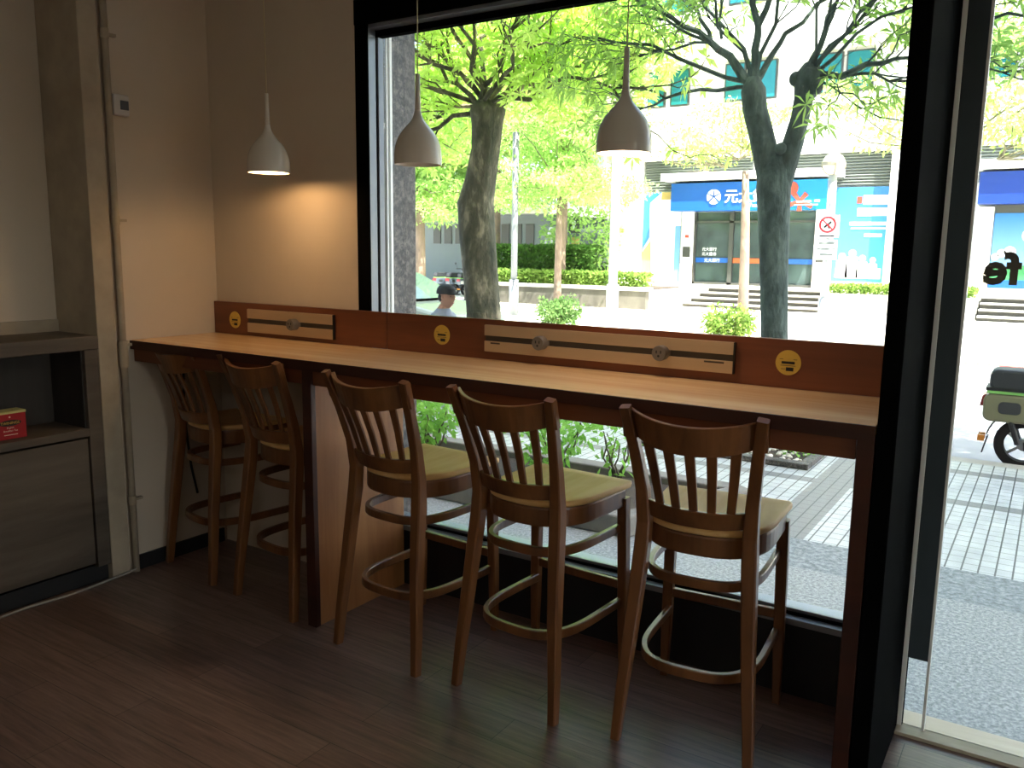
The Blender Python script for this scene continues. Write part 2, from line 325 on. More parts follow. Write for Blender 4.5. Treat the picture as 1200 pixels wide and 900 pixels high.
# glass door with dark stile plate
df = MB(); df.box(3.262, 3.276, .085, .12, 0, 3)
df.cur = 1; df.box(3.276, 3.278, .09, .11, 0, 3); df.cur = 0; df.box(3.335, 3.343, .088, .112, .0, 3)
df.cur = 0; df.box(4.44, 4.5, .07, .14, 0, 3); df.box(3.262, 4.5, .07, .13, 2.6, 2.68)
dr = st(df, 'door_1', [ALUW, BLACK], bevel=.001)
MB().box(3.278, 3.335, .088, .112, .25, 3).build('stile_plate', ALUD, dr, label='dark brushed metal plate along the door edge')
MB().box(3.276, 4.45, .098, .106, .012, 2.6).build('pane', GLASSD, dr)
st(MB().box(3.262, 4.5, .04, .2, 0.0, .012), 'trim_4', wood('threshold_wood', '#a1937c', '#c0b49c', 'x'), bevel=.002)
LET = mat('brown_letter', '#4a3b26', .6)
text_mb('fe', .125, (3.472, .112, 1.455), (math.pi/2, 0, math.pi), LET, 'lettering', dr, .001, 'LEFT', .005)

# ---------------------------------------------------------------- bar counter
ctr = empty('bar_counter', (1.6, -.2, 0), 'long reddish wood bar counter built under the street window', 'counter')
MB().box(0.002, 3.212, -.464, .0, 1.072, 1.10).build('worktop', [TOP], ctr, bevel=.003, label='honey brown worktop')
MB().box(0.002, 3.212, -.470, -.464, 1.058, 1.098).build('front_edge', EDGE, ctr, label='dark front edging')
MB().box(0.002, 3.165, -.452, -.43, 1.0, 1.072).build('apron', CTR, ctr, bevel=.002)
MB().box(1.128, 1.162, -.44, .09, 0, 1.072).build('leg_panel', PANEL, ctr, bevel=.002, label='pale wood panel dividing the leg room')
MB().box(1.118, 1.166, -.466, -.44, 0, 1.06).build('panel_edge', EDGE, ctr, bevel=.002)
MB().box(3.168, 3.212, -.462, .09, 0, 1.072).build('leg_panel', EDGE, ctr, bevel=.002, label='dark brown end panel at the post')
MB().box(0.002, 1.148, 0.001, .022, 1.1, 1.2585).build('backsplash', CTR, ctr, bevel=.0015)
MB().box(1.152, 3.212, 0.001, .022, 1.1, 1.2585).build('backsplash', CTR, ctr, bevel=.0015)
MB().box(1.166, 3.166, .0, .095, 1.02, 1.099).build('rear_rail', CTR, ctr)

def track(x0, x1, z0, z1, socks, label):
    r = empty('power_track', ((x0+x1)/2, -.001, (z0+z1)/2), label, 'power strip', 'metal power tracks screwed to the counter upstand')
    zm = (z0+z1)/2
    MB().box(x0, x1, -.013, 0.0005, zm+.011, z1).build('rail', PLATE, r, bevel=.0015)
    MB().box(x0, x1, -.013, 0.0005, z0, zm-.011).build('rail', PLATE, r, bevel=.0015)
    MB().box(x0+.002, x1-.002, -.006, 0.0005, zm-.011, zm+.011).build('slot', SLOT, r)
    MB().box(x1, x1+.004, -.014, 0.0005, z0, z1).build('end_cap', DARK, r)
    if x1-x0 > .8: MB().box(x0+.03, x0+.075, -.0135, -.0125, zm-.021, zm-.015).build('marking', SLOT, r); MB().box(x1-.1, x1-.03, -.0135, -.0125, zm-.021, zm-.015).build('marking', SLOT, r)
    for sx in socks:
        m = MB(); m.lathe([(0, -.006), (.024, -.006), (.0265, -.010), (.027, -.043), (.0245, -.048), (0, -.048)], (sx, 0, zm), 28, 'y')
        s = m.build('socket', SOCK, r, smooth=False, bevel=0)
        h = MB().box(sx-.010, sx-.006, -.0492, -.047, zm+.0, zm+.010).box(sx+.006, sx+.010, -.0492, -.047, zm+.0, zm+.010); h.lathe([(0, -.0492), (.004, -.0492), (.004, -.047)], (sx, 0, zm-.009), 12, 'y')
        h.build('pin_hole', DARK, s)
        MB().box(sx-.028, sx+.028, -.011, -.004, zm-.030, zm+.030).build('base_clip', SOCK, s, bevel=.004)
track(.265, .84, 1.12, 1.232, [.6], 'short metal power track with one socket near the left wall corner')
track(1.672, 2.682, 1.132, 1.238, [1.94, 2.43], 'long pale metal power track with two round grey sockets')
def sticker(x, z, label):
    r = empty('round_sticker', (x, 0, z), label, 'sticker', 'yellow stickers on the counter upstand')
    MB().lathe([(0, -.0014), (.0405, -.0014), (.041, .0005), (0, .0005)], (x, 0, z), 36, 'y').build('disc', STICK, r)
    a = MB(); a.box(x-.021, x+.021, -.002, -.001, z-.004, z+.004); a.box(x-.006, x+.018, -.002, -.001, z-.027, z-.015); a.build('print_bar', INK, r)
    b = MB(); b.box(x-.024, x+.024, -.0019, -.001, z-.0105, z-.0085); b.box(x-.022, x-.008, -.0019, -.001, z-.022, z-.020); b.box(x-.028, x-.016, -.0019, -.001, z+.010, z+.012); b.box(x+.016, x+.028, -.0019, -.001, z+.010, z+.012); b.build('small_print', INK2, r)
    text_mb('WIFI', .009, (x-.016, -.0022, z-.0033), (math.pi/2, 0, 0), STICK, 'print_text', r, .0001) if False else None
sticker(.16, 1.172, 'yellow round sticker at the corner end of the upstand, left of the short power track')
sticker(1.45, 1.182, 'yellow round sticker between the board joint and the long power track')
sticker(2.86, 1.184, 'yellow round sticker on the upstand near the black post')

# ---------------------------------------------------------------- bar stools
def dshape(w, yf, yb, n=20, p=2.3, flare=0.0):
    # open D outline from front left, round the back, to front right
    pts = [(-w-flare, yf)]
    y0 = yf-.16
    for i in range(n+1):
        a = math.pi*i/n; c, s_ = math.cos(a), math.sin(a)
        x = -w*math.copysign(abs(c)**(2/p), c); y = y0-(y0-yb)*abs(s_)**(2/p); pts.append((x, y))
    pts.append((w+flare, yf)); return pts
def make_stool():
    r = empty('bar_stool', (0, 0, 0), 'x', 'bar stool', 'wooden bar stools along the window counter')
    # seat
    o = dshape(.203, .215, -.200, 28, 2.6, .008); o = o[:1]+o[1:]
    out = [(-.200, .237)]+o+[(.200, .237)]
    m = MB(); k = len(out); cx, cy = 0, .02
    def ring(f, z): return [(cx+(x-cx)*f, cy+(y-cy)*f, z) for x, y in out]
    m.rings([ring(.965, .694), ring(.995, .698), ring(1.0, .706), ring(.994, .7155), ring(.97, .7172), ring(.8, .7145), ring(.4, .709), ring(.02, .708)], True)
    m.build('seat', SEAT, r, smooth=True, local=True, label='paler dished wooden seat')
    oa = dshape(.190, .195, -.192, 24, 2.5)
    m = MB(); m.sweep([(x, y, .662) for x, y in oa], .018, .064, lambda i: Vector((oa[i][0], oa[i][1], 0)) if 0 < i < len(oa)-1 else Vector((oa[i][0], 0, 0)))
    m.box(-.19, .19, .185, .203, .632, .694); m.build('seat_rail', ST, r, smooth=False, local=True)
    # rear legs running up into the back posts
    for s in (-1, 1):
        P = [(s*.208, -.256, 0), (s*.199, -.242, .15), (s*.184, -.224, .33), (s*.173, -.205, .5), (s*.165, -.190, .63), (s*.162, -.186, .71), (s*.167, -.204, .82), (s*.181, -.246, .95), (s*.199, -.298, 1.084)]
        m = MB(); m.sweep(P, [.029, .034, .039, .043, .045, .043, .038, .035, .033], [.032, .036, .041, .044, .045, .043, .036, .03, .026], (1, 0, 0)); m.build('leg', ST, r, local=True)
    for s in (-1, 1):
        m = MB(); m.sweep([(s*.2, .218, 0), (s*.197, .214, .2), (s*.193, .208, .45), (s*.189, .2, .66)], [.026, .034, .037, .038], [.026, .034, .037, .038], (1, 0, 0)); m.build('leg', ST, r, local=True)
    # crest rail, lower back rail, five slats
    def arc(w, ymid, yend, n=14): return [(-w+2*w*i/n, yend+(ymid-yend)*(1-((2*i/n)-1)**2)) for i in range(n+1)]
    def rail(wa, wb, za, zb, ya0, ya1, bow, th, dip=0):
        m = MB(); rs = []
        n = 16
        for i in range(n+1):
            t = 2*i/n-1; x, xm, xt = wa*t, (wa+wb)/2*t, wb*t; b = -bow*(1-abs(t)**2.6); dz = -dip*(1-t*t); z0, z1 = za+dz, zb+dz
            rs.append([(x, ya0+b+th/2, z0), (x, ya0+b-th/2, z0), (xm, (ya0+ya1)/2+b-th/2, (z0+z1)/2), (xt, ya1+b-th/2, z1-.003), (xt, ya1+b-th/2+.003, z1), (xt, ya1+b+th/2-.003, z1), (xt, ya1+b+th/2, z1-.003), (xm, (ya0+ya1)/2+b+th/2, (z0+z1)/2)])
        return m.rings(rs)
    rail(.178, .193, .99, 1.078, -.245, -.268, .064, .022, .028).build('crest_rail', ST, r, local=True, bevel=.001)
    for s in (-1, 1):   # rounded ends of the crest rail folding over the posts
        m = MB(); m.sweep([(s*.199, -.262, .99), (s*.199, -.276, 1.036), (s*.198, -.283, 1.070), (s*.196, -.278, 1.079)], [.024]*4, [.022, .024, .022, .012], (1, 0, 0)); m.build('crest_end', ST, r, local=True)
    rail(.156, .160, .733, .787, -.176, -.190, .042, .02, .008).build('lower_back_rail', ST, r, local=True, bevel=.001)
    for i in range(5):
        t = (i-2)/2.82; xb = t*.150; xt = t*.182; bb = -.042*(1-abs(t)**2.6); bt = -.062*(1-abs(t)**2.6)
        m = MB(); m.sweep([(xb, -.187+bb, .775), ((xb+xt)/2, -.212+(bb+bt)/2, .88), (xt, -.247+bt, .985)], [.025, .028, .031], [.010, .010, .010], (1, 0, 0)); m.build('back_slat', ST, r, local=True)
    # bent hoop under the seat, bent foot ring, front stretcher
    for nm, w, yb, z, h in (('hoop_rail', .178, -.2, .545, .030), ('foot_ring', .186, -.222, .262, .032)):
        q = dshape(w, .205, yb, 28, 3.0)
        m = MB(); m.sweep([(x, y, z) for x, y in q], .019, h, lambda i: Vector((q[i][0], q[i][1], 0)) if 0 < i < len(q)-1 else Vector((q[i][0], 0, 0))); m.build(nm, ST, r, local=True)
    m = MB(); m.sweep([(-.195, .212, .325), (.195, .212, .325)], .019, .032, (0, 1, 0)); m.build('front_stretcher', ST, r, local=True)
    return r
proto = make_stool()
SP = [(2.708, -.215, 5, 'bar stool in front of the black post, nearest the glass door'),
      (2.128, -.262, -4, 'bar stool second nearest the black post, below the right-hand socket'),
      (1.555, -.268, -4, 'bar stool standing against the pale divider panel on its window side'),
      (.868, -.195, -7, 'shaded bar stool just left of the divider panel'),
      (.285, -.13, -9, 'shaded bar stool nearest the left wall')]
for i, (x, y, a, lab) in enumerate(SP):
    o = proto if i == 0 else copy_tree(proto)
    o.location = (x, y, 0); o.rotation_euler.z = math.radians(a); o['label'] = lab

# ---------------------------------------------------------------- pendant lamps
def make_lamp():
    r = empty('pendant_lamp', (0, 0, 0), 'x', 'pendant lamp', 'cream pendant lamps above the counter')
    pr = [(.0880, 0), (.0890, .010), (.0888, .030), (.0872, .050), (.084, .068), (.0785, .086), (.070, .104), (.058, .121), (.045, .136), (.032, .150), (.0215, .164), (.0150, .180), (.0115, .197)]
    ins = [(a-.004 if a > .02 else a*.5, b if i == 0 else b-.003) for i, (a, b) in enumerate(pr)]
    m = MB(); m.lathe(pr, n=40); s = m.build('lamp_shade', CREAM, r, smooth=True, local=True)
    m = MB(); m.lathe([pr[0]]+ins[0:], n=40); m.build('shade_lining', LAMPIN, s, smooth=True, local=True)
    m = MB(); m.tube([(0, 0, .19), (0, 0, .255), (0, 0, .325)], [.0115, .0095, .0085], 14); m.build('stem', CREAM, r, smooth=True, local=True)
    m = MB(); m.tube([(0, 0, .32), (0, 0, 1.158)], .0022, 6); m.build('cord', CORD, r, local=True)
    m = MB(); m.ball((0, 0, .062), .026, 16, 10, (1, 1, 1.2)); m.tube([(0, 0, .085), (0, 0, .13)], .013, 12); m.build('bulb', BULB, r, smooth=True, local=True)
    return r
lp = make_lamp()
off_bulb = [c for c in lp.children if c.name.startswith('bulb')][0].data.copy(); off_bulb.materials[0] = mat('unlit_bulb', '#b9b4a8', .4)
for i, (x, lab) in enumerate(((.70, 'cream pendant lamp in front of the bare wall, left of the window frame'), (1.515, 'cream pendant lamp hanging before the bushy tree, beside the left window frame'), (2.36, 'cream pendant lamp hanging mid window between the two big trees'))):
    o = lp if i == 0 else copy_tree(lp)
    o.location = (x, -.23, 1.842); o['label'] = lab
    if i == 1:
        [c for c in o.children if c.name.startswith('bulb')][0].data = off_bulb; continue
    d = bpy.data.lights.new('pendant_light', 'POINT'); d.energy = 4.2 if i == 0 else 9.5; d.color = (1, .58, .24) if i == 0 else (1, .72, .5); d.shadow_soft_size = .02
    l = bpy.data.objects.new('pendant_light', d); COL.objects.link(l); l.location = (x, -.23, 1.868)

# ---------------------------------------------------------------- left side: pipe, sensor, cabinet, tea box, cable
pipe = empty('wall_pipe', (.02, -.51, 0), 'painted vertical pipe running down the left wall beside the pilaster', 'pipe')
MB().tube([(.02, -.515, .0), (.02, -.515, 2.99)], .0155, 14).build('pipe', PIL, pipe, smooth=True)
for z in (2.43, 1.64, 1.08, .35): MB().tube([(.02, -.515, z-.02), (.02, -.515, z+.02)], .0185, 14).box(0, .02, -.497, -.46, z-.006, z+.006).build('pipe_clip', PIL, pipe)
MB().tube([(.02, -.515, .98), (.02, -.515, 1.1)], .021, 14).build('coupling', PIL, pipe)
th = empty('wall_sensor', (0, -.455, 2.14), 'small white wall control box with grey screen high on left wall', 'thermostat')
MB().box(0, .028, -.495, -.42, 2.095, 2.185).build('body', WHITEPL, th, bevel=.006)
MB().box(.027, .031, -.465, -.425, 2.12, 2.16).build('screen', SCREEN, th, bevel=.002)
cab = empty('side_cabinet', (-.13, -1.6, 0), 'grey stained wooden cabinet with open niche built beside the pilaster', 'cabinet')
Y0, Y1 = -2.55, -.637
MB().box(-.285, .03, Y0, Y1, 1.075, 1.135).build('top_board', GREYWOOD, cab, bevel=.003)
m = MB(); m.box(-.285, .022, -.70, Y1, .08, 1.075); m.box(-.285, .022, Y0, Y0+.06, .08, 1.075); m.box(-.285, -.26, Y0, -.70, .08, 1.075); m.build('body', [GREYWOOD], cab, bevel=.002)
MB().box(-.285, .022, Y0+.06, -.70, .69, .725).build('shelf_board', GREYWOOD, cab, bevel=.002)
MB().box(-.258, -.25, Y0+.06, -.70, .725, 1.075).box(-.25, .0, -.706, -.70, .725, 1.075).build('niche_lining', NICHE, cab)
for a, b in ((-1.62, -.708), (-2.48, -1.63)): MB().box(-.02, .018, a, b, .10, .68).build('door', GREYWOOD, cab, bevel=.002)
MB().box(-.285, -.01, Y0, Y1, 0, .08).build('toe_kick', BLACKM, cab)
tea = empty('tea_box', (-.075, -1.0, .725), 'red tea box with pale lid standing in the cabinet niche', 'box')
MB().box(-.11, -.04, -1.068, -.938, .725, .832).build('box', TEARED, tea, bevel=.001)
MB().box(-.112, -.038, -1.07, -.936, .832, .842).build('lid', TEALID, tea, bevel=.001)
e = [(-1.003+.045*math.cos(a), .793+.013*math.sin(a)) for a in [2*math.pi*i/28 for i in range(28)]]
MB().prism(e, 'x', -.040, -.0393).build('name_panel', TEADK, tea)
text_mb('TWININGS', .0155, (-.0391, -1.003, .788), (math.pi/2, 0, math.pi/2), STICK, 'name_text', tea, .0001, 'CENTER')
text_mb('English', .0105, (-.0395, -1.003, .770), (math.pi/2, 0, math.pi/2), WHITEINK, 'tea_text', tea, .0001, 'CENTER')
text_mb('Breakfast Tea', .0105, (-.0395, -1.003, .757), (math.pi/2, 0, math.pi/2), WHITEINK, 'tea_text', tea, .0001, 'CENTER')
MB().ball((-.0398, -1.003, .818), .004, 8, 6, (.2, 1, 1)).build('emblem', WHITEINK, tea); MB().box(-.04, -.0394, -1.03, -.975, .742, .745).build('print_line', WHITEINK, tea)
pts = [(.035, -2.4+.06*i, .006+.004*math.sin(i*.9)) for i in range(30)]+[(.033, -.6, .01), (.03, -.53, .015), (.028, -.51, .03)]
tag(MB().tube(pts, .006, 6).build('floor_cable', CABLE, loc=(.035, -1.5, 0), smooth=True), 'thin white cable lying along the foot of the cabinet', 'cable')
tag(MB().tube([(.012, -.2, 1.0), (.014, -.21, .7), (.02, -.19, .45), (.02, -.16, .3)], .006, 6).build('wall_cable', DARK, loc=(.012, -.2, .6), smooth=True), 'thin black cable hanging under the counter on left wall', 'cable')
tag(MB().box(.55, .58, -1.95, -1.6, 0, .5).build('chair_edge', ST, loc=(.56, -1.8, 0)), 'x', 'x') if False else None

# ================================================================ STREET
m = MB(); m.box(-14, 14, .2, 1.62, -.3, -.1); m.box(5.75, 14, -7, .2, -.3, -.1); st(m, 'pavement_granite', GRAN)
st(MB().box(-14, 14, 1.62, 2.08, -.3, -.1), 'pavement_band', GRANM)
st(MB().box(-14, 14, 2.08, 4.72, -.3, -.1), 'pavement_tiles', TILE)
m = MB(); m.box(-14, 14, 4.72, 4.88, -.3, -.1); m.cur = 1; m.box(-14, 14, 4.88, 4.98, -.3, -.19); st(m, 'kerb_near', [CONC, REDLINE])
st(MB().box(-60, 40, 4.98, 12.6, -.45, -.2), 'road', ROAD)
m = MB(); m.cur = 1; m.box(-60, 40, 12.6, 12.75, -.45, -.19); m.cur = 0; m.box(-60, 40, 12.75, 60, -.45, -.18); st(m, 'pavement_far', [CONCL, REDLINE])
m = MB(); m.box(.70, .985, .235, .40, -.1, 8); st(m, 'trim_5', GRAND)
m = MB(); m.box(-10, 13, .22, .6, 3.05, 17); m.box(-10, .7, .25, .6, -.1, 3.05); m.box(-10, 12, -6.5, .22, 3.2, 3.5); m.box(5.76, 13, .22, .6, -.1, 3.05); st(m, 'wall_exterior', CONC)

def leaves_mesh(mb, P, D, L, Wd, droop=.25):
    # P base points, D unit directions: one bent leaf (two quads) each
    n = len(P); up_ = np.array([0, 0, 1.0]); R = rng.normal(size=(n, 3)); side = np.cross(D, R); side /= np.linalg.norm(side, axis=1)[:, None]+1e-9
    L = np.broadcast_to(L, (n,))[:, None]; w = np.broadcast_to(Wd, (n,))[:, None]/2
    a = P; b = P+D*L*.5; c = P+D*L-up_*L*droop
    V = np.stack([a, b+side*w, c, b-side*w], 1).reshape(-1, 3); F = np.arange(4*n).reshape(n, 4)
    mb.arr(V, F)
def unit(v): return v/(np.linalg.norm(v, axis=-1, keepdims=True)+1e-9)
def whorls(mb, tips, axes, k=7, L=.16, Wd=.042):
    P = []; D = []
    for t, ax in zip(tips, axes):
        ax = np.array(ax); ax = ax/np.linalg.norm(ax); o = np.cross(ax, [0.3, .2, 1]); o /= np.linalg.norm(o)+1e-9; q = np.cross(ax, o); ph = random.random()*6
        for j in range(k):
            a = ph+2*math.pi*j/k; d = (o*math.cos(a)+q*math.sin(a))*.9+ax*random.uniform(.0, .5); P.append(t); D.append(d/np.linalg.norm(d))
    n = len(P); leaves_mesh(mb, np.array(P, float), np.array(D), L*rng.uniform(.7, 1.2, n), Wd*rng.uniform(.8, 1.2, n), .22)
def blob(mb, c, r, n, L, Wd, shell=.5):
    d = unit(rng.normal(size=(n, 3))); rad = shell+(1-shell)*rng.random(n)**.6
    P = np.array(c)+d*np.array(r)*rad[:, None]; D = unit(d*.6+rng.normal(size=(n, 3))*.6+np.array([0, 0, -.1])); leaves_mesh(mb, P, D, L*rng.uniform(.6, 1.3, n), Wd*rng.uniform(.7, 1.3, n), .15)
def boxleaves(mb, x0, x1, y0, y1, z0, z1, n, L, Wd):
    P = rng.uniform([x0, y0, z0], [x1, y1, z1], (n, 3)); k = rng.integers(0, 3, n)
    P[k == 0, 2] = z1-rng.random((k == 0).sum())*.05; P[k == 1, 1] = y0+rng.random((k == 1).sum())*.05
    D = unit(rng.normal(size=(n, 3))+np.array([0, -.4, .5])); leaves_mesh(mb, P, D, L*rng.uniform(.6, 1.3, n), Wd*rng.uniform(.7, 1.3, n), .1)
def branch(mb, p0, p1, r0, r1, wob=.08, n=6, sides=6, sag=0):
    p0, p1 = Vector(p0), Vector(p1); Ln = (p1-p0).length; pts = []
    for i in range(n+1):
        t = i/n; q = p0.lerp(p1, t)
        if 0 < i < n: q += Vector((random.uniform(-1, 1), random.uniform(-1, 1), random.uniform(-1, 1)))*wob*Ln*.5
        q.z += sag*math.sin(math.pi*t)*Ln; pts.append(q)
    mb.tube(pts, [r0+(r1-r0)*i/n for i in range(n+1)], sides); return pts
def twigs(mb, pts, tips, axes, n, ln, r, up_=.3, out=None, lv=2):
    for _ in range(n):
        i = random.randint(len(pts)//3, len(pts)-1); p = pts[i]
        t = (pts[i]-pts[i-1]).normalized(); d = (t+Vector((random.uniform(-1, 1), random.uniform(-1, 1), random.uniform(-.5, .7)))*.9+Vector((0, 0, up_))).normalized()
        L = ln*random.uniform(.5, 1.2); q = branch(mb, p, p+d*L, r, r*.4, .15, 4, 5)
        tips.append(tuple(q[-1])); axes.append(tuple(d)); tips.append(tuple(q[2])); axes.append(tuple(d))
        if lv > 1: twigs(mb, q, tips, axes, 2, ln*.6, r*.5, up_, out, lv-1)

# --- big tree with pollarded head (left)
t1 = empty('broadleaf_tree', (-1.46, 4.5, -.1), 'thick mossy trunked tree with bright bushy crown, left in the window', 'tree')
m = MB(); TP = [(-1.40, 4.5, -.12, .27), (-1.42, 4.5, .2, .205), (-1.46, 4.5, .6, .185), (-1.47, 4.5, .9, .178), (-1.50, 4.5, 1.3, .178), (-1.55, 4.5, 1.7, .185), (-1.58, 4.5, 2.0, .185), (-1.52, 4.5, 2.25, .162), (-1.46, 4.5, 2.55, .15), (-1.45, 4.5, 2.8, .165), (-1.45, 4.5, 2.92, .185), (-1.45, 4.5, 3.0, .12)]
rs = []
for x, y, z, r in TP: rs.append([(x+(r*(1+.10*math.sin(3*a+z*2)+.05*math.sin(7*a+z*5)))*math.cos(a), y+r*(1+.08*math.cos(2*a+z*3))*math.sin(a), z) for a in [2*math.pi*k/20 for k in range(20)]])
m.rings(rs); m.build('trunk', BARK1, t1, smooth=True)
mb = MB(); tips = []; axes = []; H = Vector((-1.45, 4.5, 2.93))
ends = [(-2.3, 4.6, 3.55), (-2.9, 4.1, 3.25), (-2.5, 4.9, 3.0), (-1.9, 4.4, 3.95), (-1.5, 4.7, 4.1), (-.75, 4.3, 3.75), (-.3, 4.6, 3.3), (.1, 4.2, 2.95), (-.9, 5.2, 3.95), (-2.2, 5.7, 3.7), (-1.3, 3.7, 3.8), (-.3, 5.3, 4.0), (-2.4, 4.2, 2.55), (-3.0, 4.7, 3.9), (-.6, 3.9, 3.3), (-2.1, 3.6, 3.5), (-1.2, 5.8, 3.4)]
for e in ends:
    q = branch(mb, H+Vector((random.uniform(-.1, .1), random.uniform(-.08, .08), 0)), e, .03, .010, .13, 6, 6, .06)
    twigs(mb, q, tips, axes, 6, .75, .011, .2)
mb.build('branches', BARK1, t1)
lm = MB(); tp = list(tips); ax = list(axes)
for c, rr, n in (((-1.9, 4.8, 3.9), (1.9, 1.3, 1.0), 850), ((-2.6, 5.0, 3.0), (1.0, .8, .7), 190), ((-.5, 4.9, 3.4), (1.0, .8, .6), 330), ((-.4, 4.3, 3.0), (.7, .5, .4), 60)):
    d = unit(rng.normal(size=(n, 3)))*rng.random((n, 1))**.4*np.array(rr)+np.array(c); tp += [tuple(x) for x in d]; ax += [tuple(x) for x in unit(rng.normal(size=(n, 3))*.5+np.array([0, 0, .6]))]
whorls(lm, tp, ax, 7, .115, .036); lm.build('foliage', LEAF1, t1)

# --- forked dark tree (right)
t2 = empty('forked_tree', (1.65, 4.35, -.1), 'dark trunked tree forking into two limbs, right in the window', 'tree')
m = MB(); TP = [(1.72, 4.35, -.12, .22), (1.68, 4.35, .1, .155), (1.63, 4.35, .5, .122), (1.60, 4.35, .86, .11), (1.575, 4.35, 1.3, .112), (1.55, 4.35, 1.75, .124), (1.53, 4.35, 2.05, .138), (1.53, 4.35, 2.2, .134), (1.54, 4.35, 2.3, .10), (1.545, 4.35, 2.35, .04)]
rs = []
for x, y, z, r in TP: rs.append([(x+(r*(1+.05*math.sin(3*a+z*2)))*math.cos(a), y+r*(1+.06*math.cos(2*a+z*3))*math.sin(a), z) for a in [2*math.pi*k/20 for k in range(20)]])
m.rings(rs)
m.tube([(1.52, 4.35, 2.0), (1.48, 4.35, 2.2), (1.40, 4.35, 2.48), (1.33, 4.35, 2.7), (1.31, 4.35, 2.85), (1.30, 4.35, 2.95)], [.11, .108, .1, .098, .1, .05], 16)
m.tube([(1.55, 4.35, 2.0), (1.60, 4.35, 2.2), (1.66, 4.35, 2.42), (1.70, 4.35, 2.6), (1.72, 4.35, 2.75), (1.75, 4.35, 2.85), (1.76, 4.35, 2.95), (1.74, 4.35, 3.02)], [.1, .092, .082, .072, .075, .115, .105, .04], 16)
m.ball((1.80, 4.33, 2.82), .07, 12, 8, (1, 1, .8)); m.ball((1.66, 4.33, 2.9), .06, 12, 8); m.ball((1.585, 4.27, 2.36), .05)
m.build('trunk', BARK2, t2, smooth=True)
mb = MB(); tips = []; axes = []
Lm, Rm = Vector((1.31, 4.35, 2.88)), Vector((1.75, 4.35, 2.92))
for a, b, r in ((Lm, (.95, 4.3, 3.25), .045), (Lm, (1.32, 4.35, 3.35), .045), (Lm, (1.5, 4.5, 3.3), .032), (Lm, (.6, 4.2, 2.82), .02), (Rm, (2.0, 4.3, 2.88), .038), (Rm, (1.85, 4.6, 3.5), .03), (Rm, (1.95, 4.2, 3.4), .025)):
    branch(mb, a, b, r, r*.6, .06, 5, 8, .03)
segs = [((1.31, 4.35, 2.9), (.0, 4.0, 3.35), .03), ((1.31, 4.35, 2.9), (.5, 4.6, 4.0), .03), ((1.31, 4.35, 2.9), (.75, 4.1, 4.0), .026), ((1.31, 4.35, 2.9), (1.55, 4.6, 4.0), .03), ((.95, 4.3, 3.25), (.1, 4.5, 3.7), .022), ((.95, 4.3, 3.25), (.3, 4.0, 3.15), .018), ((1.75, 4.35, 2.9), (2.0, 4.0, 4.0), .024), ((1.75, 4.35, 2.9), (2.5, 4.5, 3.8), .028), ((1.75, 4.35, 2.9), (2.7, 4.2, 3.45), .024), ((1.75, 4.35, 2.9), (1.72, 4.6, 4.0), .02), ((2.0, 4.3, 2.88), (2.6, 4.5, 2.8), .02), ((.95, 4.3, 3.25), (.35, 4.2, 3.6), .04), ((.35, 4.2, 3.6), (-.1, 4.1, 4.0), .025), ((.95, 4.3, 3.25), (.55, 4.7, 3.75), .028), ((1.32, 4.35, 3.35), (1.18, 4.4, 4.0), .045), ((1.32, 4.35, 3.35), (1.62, 4.3, 3.85), .04), ((1.5, 4.5, 3.3), (2.05, 4.8, 3.75), .028), ((.6, 4.2, 2.82), (.2, 4.1, 2.62), .016), ((.6, 4.2, 2.82), (.15, 4.4, 3.0), .016), ((2.0, 4.3, 2.88), (2.5, 4.2, 2.95), .04), ((2.5, 4.2, 2.95), (3.1, 4.0, 3.25), .025), ((1.85, 4.6, 3.5), (2.2, 4.8, 4.0), .02), ((1.95, 4.2, 3.4), (2.4, 4.0, 3.8), .02), ((1.75, 4.35, 2.9), (2.4, 4.0, 3.45), .03), ((1.0, 4.4, 3.3), (.9, 4.6, 4.0), .022), ((1.75, 4.35, 2.9), (2.2, 4.3, 2.62), .012), ((2.5, 4.2, 2.95), (3.2, 4.3, 2.75), .016), ((2.9, 4.1, 3.1), (3.9, 4.0, 3.1), .018)]
for a, b, r in segs:
    q = branch(mb, a, b, r*.7, r*.3, .1, 5, 6, .03); twigs(mb, q, tips, axes, 6, .5, .007, .12)
mb.build('branches', BARK2, t2)
lm = MB(); sel = [i for i in range(len(tips)) if random.random() < .62]
whorls(lm, [tips[i] for i in sel], [axes[i] for i in sel], 7, .14, .026)
for c, rr, n in (((.5, 4.6, 3.75), (.6, .4, .3), 22), ((2.6, 4.6, 3.5), (.8, .5, .5), 60), ((3.4, 4.8, 3.1), (.7, .5, .5), 50), ((1.9, 4.8, 3.8), (.6, .5, .2), 30)):
    d = unit(rng.normal(size=(n, 3)))*rng.random((n, 1))**.4*np.array(rr)+np.array(c); whorls(lm, [tuple(x) for x in d], [(0, 0, 1)]*n, 7, .14, .026)
lm.build('foliage', LEAF2, t2)

